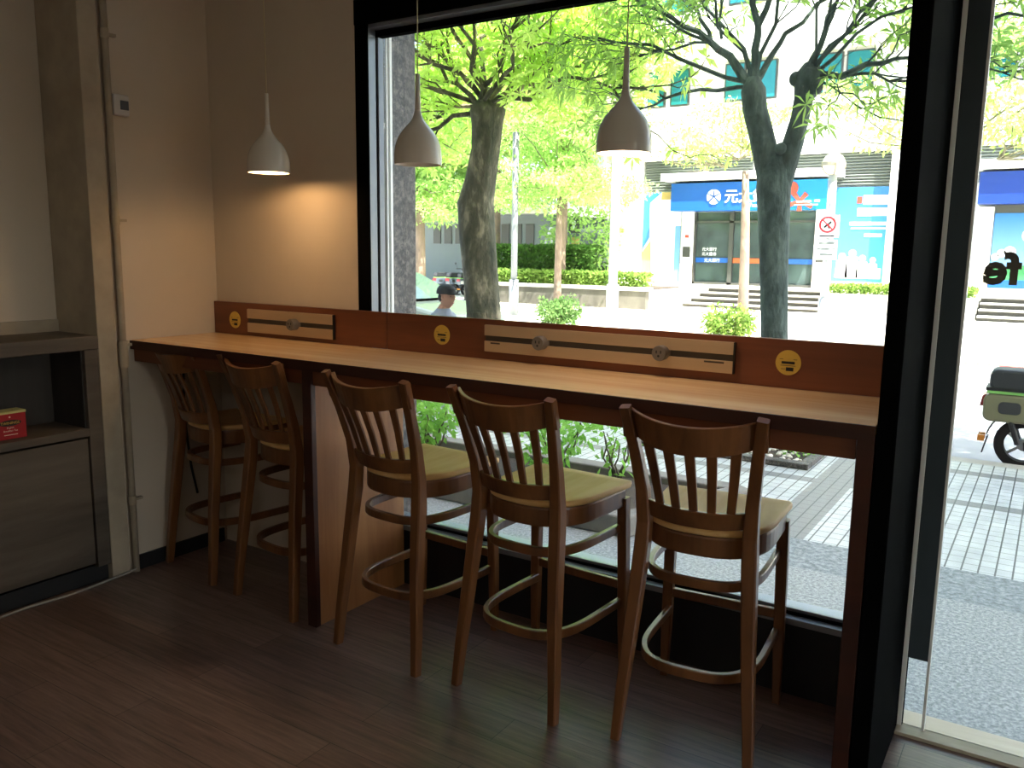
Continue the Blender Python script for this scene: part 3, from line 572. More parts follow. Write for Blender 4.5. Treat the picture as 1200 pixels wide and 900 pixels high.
# --- layered trees over the road and the dense backdrop
def street_tree(x, y, zt, tr, crowns, n, leaf, label, group=None, lean=0, Lf=.125):
    r = empty('street_tree', (x, y, -.18), label, 'tree', group)
    m = MB(); pts = [(x+lean*t*t, y, -.2+(zt+.2)*t) for t in (0, .2, .45, .7, 1)]; m.tube(pts, [tr*1.25, tr, tr*.9, tr*.82, tr*.6], 12); top = Vector(pts[-1])
    m.build('trunk', BARK3, r, smooth=True)
    b = MB()
    for c, rr in crowns:
        for k in range(6):
            a = 2*math.pi*k/6+random.random(); e = Vector((c[0]+rr[0]*.75*math.cos(a), c[1]+rr[1]*.75*math.sin(a), c[2]+random.uniform(-.2, .3)*rr[2])); branch(b, top.lerp(Vector((c[0], c[1], c[2])), .35), e, tr*.2, .008, .1, 5, 5, -.04)
    b.build('branches', BARKB, r)
    l = MB()
    for c, rr in crowns:
        nn = int(n*rr[0]*rr[1]/1.9)
        k = max(4, int(nn/90))
        cl = np.array(c)+unit(rng.normal(size=(k, 3)))*rng.random((k, 1))**.45*np.array(rr)
        for q in cl: blob(l, q, (.62, .62, .16), max(12, nn//k), Lf, Lf*.5, .1)
    l.build('foliage', leaf, r)
street_tree(-7.75, 17, 3.0, .105, [((-7.9, 17, 3.3), (2.3, 2, .8)), ((-7.6, 17, 4.5), (2.2, 2, .8)), ((-7.3, 17, 5.9), (1.8, 1.6, .8))], 2500, LEAFB, 'slender tan trunk tree with layered crown behind low hedge')
street_tree(-9.9, 21, 3.2, .13, [((-10, 21, 3.6), (2.4, 2, .9)), ((-9.6, 21, 5.4), (2.6, 2, 1.2))], 2200, LEAFB, 'brown trunk tree half hidden behind the grey pole')
street_tree(-12.3, 16.8, 3.4, .16, [((-12.3, 16.8, 3.0), (2.0, 1.8, .8)), ((-11.8, 16.8, 4.6), (2.6, 2, 1.0)), ((-11.0, 17, 6.2), (2.6, 2, 1.0))], 2500, LEAFB, 'tan trunk tree beside the granite pilaster')
street_tree(-2.68, 17, 3.4, .12, [((-3.3, 17, 4.15), (1.9, 1.6, .35)), ((-2.9, 17, 4.75), (1.5, 1.3, .3)), ((-4.2, 17, 3.75), (.9, .8, .25))], 1100, LEAFY, 'young pale barked tree with thin yellowish crown before the bank door', lean=-.12, Lf=.11)
street_tree(1.95, 13.5, 2.8, .1, [((1.3, 13.2, 3.9), (2.3, 1.6, .7)), ((2.6, 13, 5.0), (2.2, 1.6, .9)), ((3.6, 13, 3.6), (1.3, 1, .5))], 1300, LEAFY, 'yellow green layered tree standing behind the black post', Lf=.12)
street_tree(5.9, 4.4, 3.9, .12, [((5.0, 4.5, 4.7), (1.9, 1.5, .6)), ((5.3, 4.4, 5.5), (1.8, 1.5, .6))], 2300, LEAF2, 'leafy branches hanging above the scooter at upper right of the door')
GB = 'tall dense trees forming the green backdrop'
for x, y, z, rr in ((-19, 25, 6, (4.2, 3, 3.6)), (-14.5, 24, 7.4, (3.8, 3, 3.0)), (-10.5, 22, 7.8, (3.4, 2.6, 2.5))):
    lab = {-19: 'tall dense tree beyond the parked scooters, leftmost of the backdrop', -14.5: 'tall dense tree rising above the clipped hedge', -10.5: 'tall dense tree rising above the low hedge wall'}[x]
    street_tree(x, y, z-rr[2]*.5, .2, [((x, y, z-rr[2]*.55), (rr[0], rr[1], 1.0)), ((x, y, z), (rr[0], rr[1], 1.4)), ((x+.6, y, z+rr[2]*.6), (rr[0]*.85, rr[1]*.8, 1.2))], 1300, LEAFB, lab, GB, Lf=.26)

# --- planter trough with shrubs under the window
KERB = mat('kerb_stone', '#6f6d66', .85, noise=.2, nscale=7)
pt = empty('planter_trough', (-.5, 2.0, -.1), 'long low stone planter bed just outside the window', 'planter')
m = MB(); m.box(-4.5, 1.52, 1.50, 1.62, -.1, .03); m.box(-4.5, 1.93, 2.44, 2.58, -.1, .03); m.build('stone_kerb', KERB, pt, bevel=.012)
m = MB(); m.prism([(1.50, 1.5), (1.62, 1.5), (2.04, 2.5), (1.92, 2.58)], 'z', -.1, .028); m.build('end_kerb', KERB, pt, bevel=.012)
MB().prism([(-4.5, 1.62), (1.55, 1.62), (1.93, 2.44), (-4.5, 2.44)], 'z', -.1, -.02).build('soil', SOIL, pt)
def shrub(x, y, z, h, w, n, label, leaf=LEAFS, L=.07, name='planter_shrub', grp=None, dense=False, z0=None):
    r = empty(name, (x, y, z), label, 'shrub', grp); b = MB(); l = MB()
    for k in range(7):
        a = 2*math.pi*k/7+random.random(); e = (x+w*.7*math.cos(a), y+w*.6*math.sin(a), z+h*random.uniform(.6, 1)); q = branch(b, (x, y, z-.03), e, .011, .004, .15, 5, 5)
        blob(l, e, (w*.45, w*.45, h*.28), n//9, L, L*.5, .1); blob(l, tuple(q[3]), (w*.3, w*.3, h*.2), n//18, L, L*.5, .1)
    if dense: blob(l, (x, y, z+h*.5), (w, w*.8, h*.5), n, L, L*.5, .35)
    b.build('stems', TWIG, r); l.build('foliage', leaf, r)
GS = 'young shrubs in the planter bed'
shrub(-.25, 2.1, -.02, .46, .28, 420, 'green shrub seen between the third and second nearest stools, in planter', grp=GS)
shrub(.75, 2.15, -.02, .5, .3, 380, 'green shrub in planter between the two stools nearest the post', grp=GS)
shrub(1.25, 2.1, -.02, .42, .12, 60, 'thin bare shrub near the end of the planter', grp=GS)

# --- tree pit of the forked tree
pit = empty('tree_pit', (1.65, 4.25, -.1), 'dark kerbed tree pit around the forked tree', 'tree pit')
m = MB(); m.box(.7, 2.1, 3.70, 3.80, -.1, -.055); m.box(.7, 2.1, 4.6, 4.68, -.1, -.055); m.box(2.02, 2.1, 3.8, 4.6, -.1, -.055); m.box(.7, .78, 3.8, 4.6, -.1, -.055); m.build('kerb', GRAND, pit, bevel=.008)
MB().box(.78, 2.02, 3.8, 4.6, -.1, -.075).build('soil', SOIL, pit)
m = MB()
for k in range(260):
    x, y = random.uniform(.82, 2.0), random.uniform(3.82, 4.58)
    m.ball((x, y, -.068), random.uniform(.012, .03), 7, 5, (1, random.uniform(.7, 1.2), .6))
tag(m.build('pebbles', mat('white_pebble', '#c9c4b6', .7, noise=.2, nscale=9), loc=(1.4, 4.2, -.1), smooth=True), 'white pebbles scattered at the foot of the forked tree', 'pebbles', kind='stuff')
l = MB(); blob(l, (1.95, 4.2, -.05), (.18, .3, .06), 150, .06, .03, .1); blob(l, (1.3, 4.0, -.05), (.3, .2, .05), 120, .06, .03, .1)
tag(l.build('ground_cover', LEAFS, loc=(1.9, 4.2, -.08)), 'small green plants in the tree pit of the forked tree', 'plants', kind='stuff')

# --- seated man on a low stone bench
bench = empty('stone_bench', (-2.05, 4.45, -.1), 'low granite bench on the pavement under the seated man', 'bench')
MB().box(-2.5, -1.78, 4.25, 4.7, .22, .30).build('slab', GRAN, bench, bevel=.01)
for x in (-2.4, -1.95): MB().box(x, x+.12, 4.3, 4.65, -.1, .22).build('support', GRAND, bench)
def person():
    r = empty('person', (-2.05, 4.45, -.1), 'seated man in dark cap and grey shirt, outside at lower left window', 'person')
    SK = mat('skin', '#b98a72', .6); SH = mat('grey_blue_shirt', '#8f98a6', .8); TR = mat('dark_trousers', '#30343c', .85); CAP = mat('cap_dark', '#23272c', .8); HAIR = mat('black_hair', '#14110f', .7)
    ox, oy = -2.03, 4.45
    V = [(0, 0, .37), (.02, 0, .55), (.05, 0, .72), (.06, 0, .82), (.07, 0, .9), (.085, 0, .96)]
    E = [(0, 1), (1, 2), (2, 3), (3, 4), (4, 5)]; R = [.14, .13, .135, .10, .055, .055]
    def ch(parent, pts):
        k = parent
        for p, rr in pts: V.append(p); R.append(rr); E.append((k, len(V)-1)); k = len(V)-1
        return k
    for s in (-1, 1):
        ch(0, [((.1, s*.1, .36), .09), ((.42, s*.12, .36), .062), ((.42, s*.12, .1), .048), ((.42, s*.12, -.04), .035), ((.54, s*.13, -.07), .03)])
        k = ch(3, [((.06, s*.17, .80), .06), ((.12, s*.22, .56), .043), ((.32, s*.17, .44), .032), ((.37, s*.165, .435), .024)])
        for j in range(4):
            ch(k, [((.40, s*.165+(j-1.5)*.019, .437), .010), ((.445-.006*abs(j-1.4), s*.165+(j-1.5)*.021, .428), .0085), ((.465-.008*abs(j-1.4), s*.165+(j-1.5)*.021, .41), .007)])
        ch(k, [((.385, s*.14, .437), .011), ((.415, s*.125, .43), .009)])
    me = bpy.data.meshes.new('body'); me.from_pydata([(ox+a-r.location.x, oy+b-r.location.y, c-r.location.z) for a, b, c in V], E, [])
    o = bpy.data.objects.new('body', me); COL.objects.link(o); o.parent = r
    sk = o.modifiers.new('skin', 'SKIN'); ss = o.modifiers.new('sub', 'SUBSURF'); ss.levels = 2; ss.render_levels = 2
    for i, v in enumerate(me.skin_vertices[0].data): v.radius = (R[i], R[i]); v.use_root = (i == 0)
    m3, nt, p = newmat('clothed_body'); tc = N(nt, 'ShaderNodeTexCoord'); sp = N(nt, 'ShaderNodeSeparateXYZ'); nt.links.new(tc.outputs['Object'], sp.inputs[0])
    # skin above collar and at forearms, shirt on trunk, trousers below
    def cmp_(o_, t, op='GREATER_THAN'):
        q = N(nt, 'ShaderNodeMath', operation=op); nt.links.new(o_, q.inputs[0]); q.inputs[1].default_value = t; return q.outputs[0]
    a = N(nt, 'ShaderNodeMixRGB'); nt.links.new(cmp_(sp.outputs[2], .53), a.inputs[0]); a.inputs[1].default_value = (*srgb('#30343c'), 1); a.inputs[2].default_value = (*srgb('#8f98a6'), 1)
    b = N(nt, 'ShaderNodeMixRGB'); nt.links.new(cmp_(sp.outputs[2], 1.0), b.inputs[0]); nt.links.new(a.outputs[0], b.inputs[1]); b.inputs[2].default_value = (*srgb('#b98a72'), 1); nt.links.new(b.outputs[0], p.inputs['Base Color'])
    p.inputs['Roughness'].default_value = .8; me.materials.append(m3)
    # head, facing +x
    hx, hy, hz = ox+.11, oy, 1.02
    m = MB(); rs = []
    for j in range(15):
        t = j/14; z = hz-.115+.235*t; w = .074*math.sqrt(max(1e-3, 1-((t-.56)/.58)**2)); dpt = .092*math.sqrt(max(1e-3, 1-((t-.58)/.6)**2)); rs.append([])
        for k in range(20):
            an = 2*math.pi*k/20; fx = dpt*math.cos(an); 
            if math.cos(an) > .93: fx += .016*math.exp(-((t-.46)/.09)**2)+.004*math.exp(-((t-.22)/.04)**2)
            if math.cos(an) > .5: fx -= .006*math.exp(-((t-.56)/.05)**2)
            rs[-1].append((hx+fx+.012*(1-t), hy+w*math.sin(an), z))
    m.rings(rs); m.build('head', SK, o, smooth=True)
    m = MB(); m.lathe([(.104, 0), (.106, .02), (.1, .055), (.078, .085), (.04, .1), (0, .103)], (hx-.006, hy, hz+.035), 24)
    m.prism([(hx+.07, hy-.075), (hx+.15, hy-.05), (hx+.165, hy), (hx+.15, hy+.05), (hx+.07, hy+.075)], 'z', hz+.03, hz+.042); m.build('cap', CAP, o, smooth=False)
    m = MB(); m.ball((hx-.025, hy, hz+.0), .09, 14, 9, (.82, .86, .75)); m.build('hair', HAIR, o, smooth=True)
    for s in (-1, 1):
        MB().ball((hx+.0, hy+s*.075, hz-.002), .022, 10, 7, (.7, .4, 1.2)).build('ear', SK, o, smooth=True)
        MB().ball((hx+.081, hy+s*.03, hz+.012), .009, 8, 6, (.6, 1.3, .7)).build('eye', HAIR, o, smooth=True)
    MB().ball((hx+.089, hy, hz-.062), .012, 8, 6, (.5, 2, .35)).build('mouth', mat('lips', '#8a5148', .6), o, smooth=True)
person()

# --- scooter at the near kerb (only its tail shows)
BLK = mat('scooter_black', '#1a1b1d', .5); OLV = mat('scooter_olive', '#7d7a5c', .35); SEATB = mat('seat_vinyl', '#2b2f33', .55); TYRE = mat('tyre', '#17181a', .85); RIM = mat('rim_grey', '#9a9c9e', .4, .6); LIME = mat('lime_piping', '#8fce6a', .5); AMB = mat('amber_lens', '#d98a2b', .3); REDL = mat('tail_red', '#8c1f1f', .3); CHR = mat('chrome', '#b9bcc0', .25, .9)
def scooter(x, y, z, label, body=OLV, detail=True, name='scooter', grp=None):
    r = empty(name, (0, 0, 0), label, 'scooter', grp)
    def wheel(cx, rad=.215):
        m = MB(); prof = [(rad-.075, -.042), (rad-.03, -.05), (rad-.006, -.035), (rad, 0), (rad-.006, .035), (rad-.03, .05), (rad-.075, .042)]; m.lathe(prof, (cx, 0, rad), 28, 'y'); w = m.build('wheel', TYRE, r, smooth=True, local=True)
        m = MB(); m.lathe([(rad-.075, -.035), (rad-.06, -.038), (rad-.06, .038), (rad-.075, .035)], (cx, 0, rad), 28, 'y'); m.lathe([(0, -.045), (.045, -.045), (.05, -.03), (.05, .03), (.045, .045), (0, .045)], (cx, 0, rad), 20, 'y')
        for k in range(5):
            a = 2*math.pi*k/5; m.sweep([(cx+.04*math.cos(a), 0, rad+.04*math.sin(a)), (cx+(rad-.07)*math.cos(a), 0, rad+(rad-.07)*math.sin(a))], .03, .022, (0, 1, 0))
        m.build('rim', RIM, w, local=True)
    wheel(0); wheel(1.2)
    # tail body
    def rr(x0, x1, z0, z1, c, taper=0, n=5):
        pts = []
        for (cx, cz, a0) in ((x1-c, z1-c, 0), (x0+c, z1-c, 90), (x0+c, z0+c, 180), (x1-c, z0+c, 270)):
            for i in range(n+1):
                a = math.radians(a0+90*i/n); pts.append((cx+c*math.cos(a), cz+c*math.sin(a)))
        return pts
    m = MB(); m.prism(rr(-.31, .52, .40, .63, .06), 'y', -.135, .135); m.prism([(.3, .42), (.55, .3), (.62, .3), (.55, .58), (.3, .6)], 'y', -.12, .12); b = m.build('body_panel', body, r, local=True, bevel=.02)
    m = MB(); m.prism(rr(-.20, -.04, .47, .57, .035), 'y', -.139, .139); m.build('recess', SEATB, b, local=True, bevel=.005)
    m = MB(); m.prism([(-.335, .52), (-.30, .52), (-.29, .62), (-.32, .605)], 'y', -.11, .11); m.build('tail_lamp', REDL, b, local=True)
    m = MB(); m.prism(rr(-.28, .62, .655, .83, .06), 'y', -.13, .13); m.build('seat', SEATB, r, local=True, bevel=.025)
    m = MB(); m.prism([(-.29, .632), (.6, .632), (.6, .654), (-.29, .654)], 'y', -.134, .134); m.build('piping', LIME, r, local=True)
    m = MB(); m.prism([(-.30, .654), (.05, .654), (.05, .68), (-.30, .68)], 'y', -.137, .137); m.build('grab_rail', BLK, r, local=True)
    # fender, swing arm, shock, floor board, front shield, bars
    m = MB(); P = [(.27*math.cos(a), .235+.26*math.sin(a)) for a in [math.radians(q) for q in range(40, 176, 10)]]; m.sweep([(px_, 0, pz) for px_, pz in P], .11, .012, (0, 1, 0)); m.sweep([(-.26, 0, .26), (-.29, 0, .12)], .1, .012, (0, 1, 0)); m.build('fender', BLK, r, local=True)
    m = MB(); m.box(-.33, -.28, -.07, -.04, .22, .27); m.box(-.33, -.28, .04, .07, .22, .27); m.build('turn_signal', AMB, r, local=True)
    m = MB(); m.sweep([(0, -.085, .215), (.4, -.085, .26)], .04, .07, (0, 1, 0)); m.sweep([(0, .085, .215), (.4, .085, .26)], .04, .07, (0, 1, 0)); m.ball((.2, 0, .25), .1, 12, 8, (1.3, .9, .8)); m.build('swing_arm', BLK, r, local=True)
    m = MB(); m.tube([(-.04, -.11, .23), (-.12, -.11, .46)], .022, 10); m.tube([(-.04, .11, .23), (-.12, .11, .46)], .022, 10); m.build('shock_absorber', BLK, r, local=True)
    m = MB(); m.prism([(.5, .24), (.95, .24), (1.05, .34), (1.0, .36), (.93, .29), (.5, .3)], 'y', -.14, .14); m.build('floor_board', BLK, r, local=True, bevel=.01)
    m = MB(); m.prism([(.93, .27), (1.0, .27), (1.1, .5), (1.02, .86), (.93, .88), (.98, .55)], 'y', -.15, .15); m.build('front_shield', body, r, local=True, bevel=.02)
    m = MB(); m.tube([(1.2, -.07, .215), (1.1, -.05, .5), (.96, 0, .9)], .022, 8); m.tube([(1.2, .07, .215), (1.1, .05, .5), (.96, 0, .9)], .022, 8); m.build('front_fork', BLK, r, local=True)
    m = MB(); m.tube([(.88, -.32, .95), (.96, -.12, .95), (.97, 0, .93), (.96, .12, .95), (.88, .32, .95)], .016, 8); m.ball((1.0, 0, .92), .09, 12, 8, (.8, 1.2, .8)); m.build('handlebar', BLK, r, local=True)
    m = MB(); P = [(1.2+.25*math.cos(a), .215+.25*math.sin(a)) for a in [math.radians(q) for q in range(20, 161, 14)]]; m.sweep([(px_, 0, pz) for px_, pz in P], .11, .012, (0, 1, 0)); m.build('front_fender', body, r, local=True)
    m = MB(); m.tube([(.35, -.05, .1), (.42, -.16, .0)], .012, 6); m.build('side_stand', BLK, r, local=True)
    if detail:
        m = MB(); m.tube([(.9, -.28, .97), (.88, -.34, 1.12)], .006, 6); m.ball((.87, -.36, 1.15), .055, 12, 8, (.3, 1, .7)); m.tube([(.9, .28, .97), (.88, .34, 1.12)], .006, 6); m.ball((.87, .36, 1.15), .055, 12, 8, (.3, 1, .7)); m.build('mirror', BLK, r, local=True)
    r.location = (x, y, z); return r
scooter(3.45, 5.15, -.2, 'olive and black scooter parked at near kerb right of the post')

# --- far side: hedges, planter wall, steps, terrace
hw = empty('stone_planter', (-10, 20.5, -.2), 'long pale concrete planter wall beneath the low hedge', 'wall')
PLW = mat('stained_concrete', (88, 84, 76), .9, noise=.35, nscale=2.2, scale=(1, 1, .4))
MB().box(-13.2, -6.6, 20.2, 20.45, -.2, .36).build('wall', PLW, hw, bevel=.01)
MB().box(-13.3, -6.5, 20.15, 20.5, .36, .47).build('coping', CONC, hw, bevel=.01)
MB().box(-6.85, -6.6, 20.45, 23.4, -.2, .36).build('return_wall', CONCL, hw)
MB().box(-13.2, -6.85, 20.45, 23.4, -.2, .4).build('soil', SOIL, hw)
l = MB(); boxleaves(l, -13.0, -6.75, 20.5, 21.1, .42, .84, 5200, .13, .08); tag(l.build('low_hedge', LEAFL, loc=(-9.9, 20.8, .42)), 'low yellow green hedge along the top of the planter wall', 'hedge')
l = MB(); boxleaves(l, -13.8, -9.0, 21.3, 22.3, .4, 1.62, 9000, .15, .09); tag(l.build('clipped_hedge', LEAFH, loc=(-11.2, 21.8, .42)), 'tall dark clipped hedge behind the low hedge', 'hedge')
l = MB(); blob(l, (-10.9, 24, 1.9), (1.6, 1, 1.4), 1500, .2, .1, .4); tag(l.build('far_bush', LEAFB, loc=(-10.9, 24, .0)), 'rounded pale bush standing behind the clipped hedge', 'bush')
RISER = mat('riser_shade', (72, 70, 66), .9)  # shade on the risers put into the colour, darker than the treads
stp = empty('entrance_steps', (-5, 23, -.2), 'wide pale stone steps leading up to the bank door', 'steps')
for k in range(4):
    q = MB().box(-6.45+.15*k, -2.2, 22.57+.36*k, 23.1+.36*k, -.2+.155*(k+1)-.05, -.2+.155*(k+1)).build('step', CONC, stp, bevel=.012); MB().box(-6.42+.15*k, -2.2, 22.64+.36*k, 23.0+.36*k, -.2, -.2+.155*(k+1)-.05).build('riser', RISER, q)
stp2 = empty('entrance_steps', (3, 23, -.2), 'wide pale stone steps below the sky poster at far right', 'steps')
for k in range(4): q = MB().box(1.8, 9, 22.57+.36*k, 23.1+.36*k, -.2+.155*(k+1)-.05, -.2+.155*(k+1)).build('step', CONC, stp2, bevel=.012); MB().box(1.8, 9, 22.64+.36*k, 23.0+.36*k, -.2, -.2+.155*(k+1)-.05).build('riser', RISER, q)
st(MB().box(-9.5, 14, 24.05, 26, -.2, .44), 'terrace', CONCL)
st(MB().box(-2.2, 1.75, 22.9, 24.05, -.2, .40), 'terrace_planter', CONC)
l = MB(); boxleaves(l, -2.1, 1.7, 22.95, 24.0, .38, .62, 2600, .12, .07); tag(l.build('terrace_hedge', LEAFL, loc=(-.2, 23.5, .4)), 'low clipped hedge below the turquoise poster', 'hedge')
shrub(-5.75, 13.6, -.2, .62, .5, 700, 'grey green round bush on the far pavement near the white pole', LEAFG, .11, 'street_bush', None, True)
shrub(-1.87, 13.6, -.2, .6, .5, 700, 'bright green round bush on the far pavement beside the forked trunk', LEAFL, .11, 'street_bush', None, True)

# --- bank building
WHT = mat('white_facade', '#dcdcd6', .7, noise=.04, nscale=1); FRM = mat('bronze_frame', (77, 78, 75), .4, .5); TEAL = mat('teal_glass', (37, 116, 121), .15, .3); DGL = mat('dark_door_glass', '#3c4a48', .08, 0, .5, 1.2); LOUV = mat('louver_grey', (121, 128, 123), .6); SBLUE = mat('sign_blue', (16, 80, 156), .4); SBLUE2 = mat('sign_light_blue', (20, 119, 180), .4); SDARK = mat('sign_dark_blue', (13, 50, 126), .4)
WSIGN = mat('sign_white', '#f2f4f6', .5); ORED = mat('orange_red', (184, 65, 48), .5); ORNG = mat('orange_strip', (182, 80, 35), .5); PBLUE = mat('poster_blue', (47, 116, 174), .5); PTEAL = mat('poster_turquoise', (63, 158, 161), .5); PYEL = mat('poster_yellow', (194, 168, 102), .6); PGRN = mat('poster_green', (50, 126, 71), .6); TBLUE = mat('poster_pale_blue', (103, 150, 187), .6); BEIGE = granite('beige_granite', '#8f8478', '#b5a99c', '#cfc6ba', 20)
bank = empty('bank_building', (-3, 27, 0), 'white bank building with louvers, teal windows and blue shopfronts', 'building')
m = MB(); m.box(-10.4, 14, 25.25, 34, .2, 13); m.box(-9.75, -9.0, 24.6, 25.25, -.2, 13); m.box(-.93, -.45, 24.7, 25.25, .3, 13); m.box(-10.4, 14, 24.9, 25.25, 4.6, 6.3); m.box(-10.4, 14, 24.8, 25.25, 7.7, 9.2); m.build('facade', WHT, bank)
for x0, x1 in ((-8.95, -5.2), (-3.9, -1.0), (-.4, 4.5)):
    fr = MB().box(x0, x1, 25.18, 25.26, 3.6, 4.6).build('louver', LOUV, bank)
    q = MB()
    for k in range(11): q.prism([(25.08, 3.64+k*.088), (25.18, 3.68+k*.088), (25.18, 3.695+k*.088), (25.08, 3.655+k*.088)], 'x', x0, x1)
    q.build('louver_blades', LOUV, fr)
for x0, x1 in ((-9.03, -8.36), (-8.17, -7.5), (-6.28, -5.6), (-5.55, -4.58), (-3.4, -2.6), (-2.5, -1.7), (1.0, 2.0), (2.2, 3.2)):
    w = MB().box(x0, x1, 25.15, 25.26, 6.4, 7.6).build('window', FRM, bank); MB().box(x0+.05, x1-.05, 25.13, 25.16, 6.45, 7.55).build('glazing', TEAL, w)
for x0, x1 in ((-9.03, -7.5), (-6.28, -4.58), (-3.4, -1.7), (1.0, 3.2)):
    w = MB().box(x0, x1, 25.15, 25.26, 9.4, 11).build('window', FRM, bank); MB().box(x0+.05, x1-.05, 25.13, 25.16, 9.45, 10.95).build('glazing', TEAL, w)
MB().box(-8.05, -2.3, 24.3, 25.25, 3.86, 4.1).build('canopy', WHT, bank, bevel=.02)
MB().box(1.0, 8, 24.3, 25.25, 3.9, 4.15).build('canopy', WHT, bank, bevel=.02)
for x0, x1 in ((-7.5, -7.08), (-3.06, -2.66), (1.4, 1.82)):
    MB().box(x0, x1, 25.02, 25.25, 1.15, 2.9).build('pier', WHT, bank); MB().box(x0, x1, 25.0, 25.25, .44, 1.15).build('pier_base', BEIGE, bank)
MB().box(-7.42, -7.16, 25.0, 25.02, 1.35, 1.7).box(-2.98, -2.74, 25.0, 25.02, 1.25, 1.62).build('letter_slot', FRM, bank)
MB().box(-7.4, -7.18, 25.0, 25.02, 1.95, 2.3).build('notice', WSIGN, bank); MB().box(-7.36, -7.22, 24.99, 25.0, 2.0, 2.1).build('notice_print', ORED, bank)
MB().box(-2.97, -2.78, 25.0, 25.02, 2.2, 2.5).box(-2.98, -2.76, 25.0, 25.02, 1.85, 1.98).build('notice', SBLUE, bank)
dd = empty('bank_door', (-5.0, 25.1, .44), 'x', 'x'); 
for k in ('label', 'category'): del dd[k]
dd.parent = bank; dd.location = Vector((-5.0, 25.1, .44))-bank.location
m = MB()
for x in (-7.08, -5.85, -5.78, -4.6, -3.1): m.box(x, x+.07, 25.1, 25.2, .44, 2.85)
m.box(-7.08, -3.03, 25.1, 25.2, 2.5, 2.57); m.box(-7.08, -3.03, 25.1, 25.2, .44, .52); m.build('door_frame', FRM, dd)
MB().box(-7.05, -3.06, 25.2, 25.23, .46, 2.85).build('door_glass', DGL, dd)
MB().box(-7.0, -5.86, 25.17, 25.195, 1.18, 1.34).box(-4.5, -3.12, 25.17, 25.195, 1.18, 1.34).build('blue_strip', SBLUE, dd)
MB().box(-5.7, -4.6, 25.17, 25.195, 1.18, 1.34).build('orange_strip', ORNG, dd)
text_mb('元大銀行', .14, (-6.7, 25.165, 1.205), (math.pi/2, 0, 0), WSIGN, 'strip_text', dd)
text_mb('元大銀行', .13, (-6.8, 25.19, 1.58), (math.pi/2, 0, 0), WSIGN, 'door_text', dd); text_mb('元大證券', .13, (-6.8, 25.19, 1.42), (math.pi/2, 0, 0), WSIGN, 'door_text', dd)
sg = empty('bank_sign', (-5.2, 24.6, 2.86), 'long blue bank sign with white round emblem over the door', 'sign')
MB().box(-7.72, -5.2, 24.5, 25.2, 2.88, 3.78).build('panel', SBLUE, sg); MB().box(-5.2, -2.67, 24.5, 25.2, 2.88, 3.78).build('panel', SBLUE2, sg, label='lighter blue half of sign')
# emblem: white disc cut by spokes
cx, cz, R_ = -6.22, 3.32, .235; m = MB()
for a0, a1 in ((95, 150), (30, 85), (158, 215), (-35, 22)):
    P = [(cx+.05*math.cos(math.radians((a0+a1)/2)), cz+.05*math.sin(math.radians((a0+a1)/2)))]+[(cx+R_*math.cos(math.radians(a0+(a1-a0)*i/8)), cz+R_*math.sin(math.radians(a0+(a1-a0)*i/8))) for i in range(9)]
    m.prism(P, 'y', 24.47, 24.5)
m.prism([(cx, cz-.03), (cx-.14, cz-.19), (cx-.06, cz-.235), (cx+.06, cz-.235), (cx+.14, cz-.19)], 'y', 24.47, 24.5)
m.build('emblem', WSIGN, sg)
text_mb('元大銀行', .46, (-5.86, 24.48, 3.16), (math.pi/2, 0, 0), WSIGN, 'sign_text', sg, .01, 'LEFT', .008)
text_mb('Yuanta Bank', .17, (-5.05, 24.48, 2.98), (math.pi/2, 0, 0), WSIGN, 'sign_text', sg, .01)
m = MB(); m.lathe([(0, -.03), (.2, -.03), (.2, 0)], (-3.72, 24.5, 3.53), 24, 'y')
for a, w_ in ((50, .3), (130, .3), (200, .42), (335, .42), (270, .3)):
    c_, s_ = math.cos(math.radians(a)), math.sin(math.radians(a)); m.sweep([(-3.45, 24.485, 3.13), (-3.45+w_*c_, 24.485, 3.13+w_*s_)], [.09, .15], .03, (-s_, 0, c_))
m.build('red_flower_motif', ORED, sg)
MB().box(-3.55, -3.1, 24.46, 24.475, 3.09, 3.14).box(-3.6, -2.9, 24.46, 24.475, 3.0, 3.03).box(-3.0, -2.85, 24.46, 24.475, 3.1, 3.16).build('small_text', WSIGN, sg)
sg2 = empty('shop_sign', (3, 24.6, 2.96), 'plain deep blue sign board above sky poster at far right', 'sign')
MB().box(1.42, 7, 24.5, 25.2, 2.96, 3.83).build('panel', SDARK, sg2)
p1 = empty('bank_poster', (-1.7, 25.1, .7), 'large turquoise poster with white figures between sign and black post', 'poster')
def grad_poster(n, c0, c1, z0, z1):
    m, nt, p = newmat(n); tc = N(nt, 'ShaderNodeTexCoord'); sp = N(nt, 'ShaderNodeSeparateXYZ'); nt.links.new(tc.outputs['Object'], sp.inputs[0]); mr = N(nt, 'ShaderNodeMapRange'); mr.inputs[1].default_value = z0; mr.inputs[2].default_value = z1; nt.links.new(sp.outputs[2], mr.inputs[0])
    r = ramp(nt, [(0, srgb(c0)), (1, srgb(c1))], mr.outputs[0]); nt.links.new(r.outputs[0], p.inputs['Base Color']); p.inputs['Roughness'].default_value = .5; return m
MB().box(-2.5, -.95, 25.08, 25.25, .68, 3.55).build('sheet', grad_poster('poster_print', (76, 169, 165), (50, 116, 175), .2, 2.6), p1)
m = MB()
for x, z, s in ((-2.2, 1.45, .17), (-1.9, 1.55, .18), (-1.6, 1.4, .16), (-1.3, 1.35, .15)):
    m.lathe([(0, -.01), (s*.62, -.01), (s*.62, 0)], (x, 25.075, z), 16, 'y'); m.prism([(x-s*1.1, .8), (x+s*1.1, .8), (x+s*.9, z-.12), (x+s*.4, z-.08), (x-s*.4, z-.08), (x-s*.9, z-.12)], 'y', 25.062, 25.078)
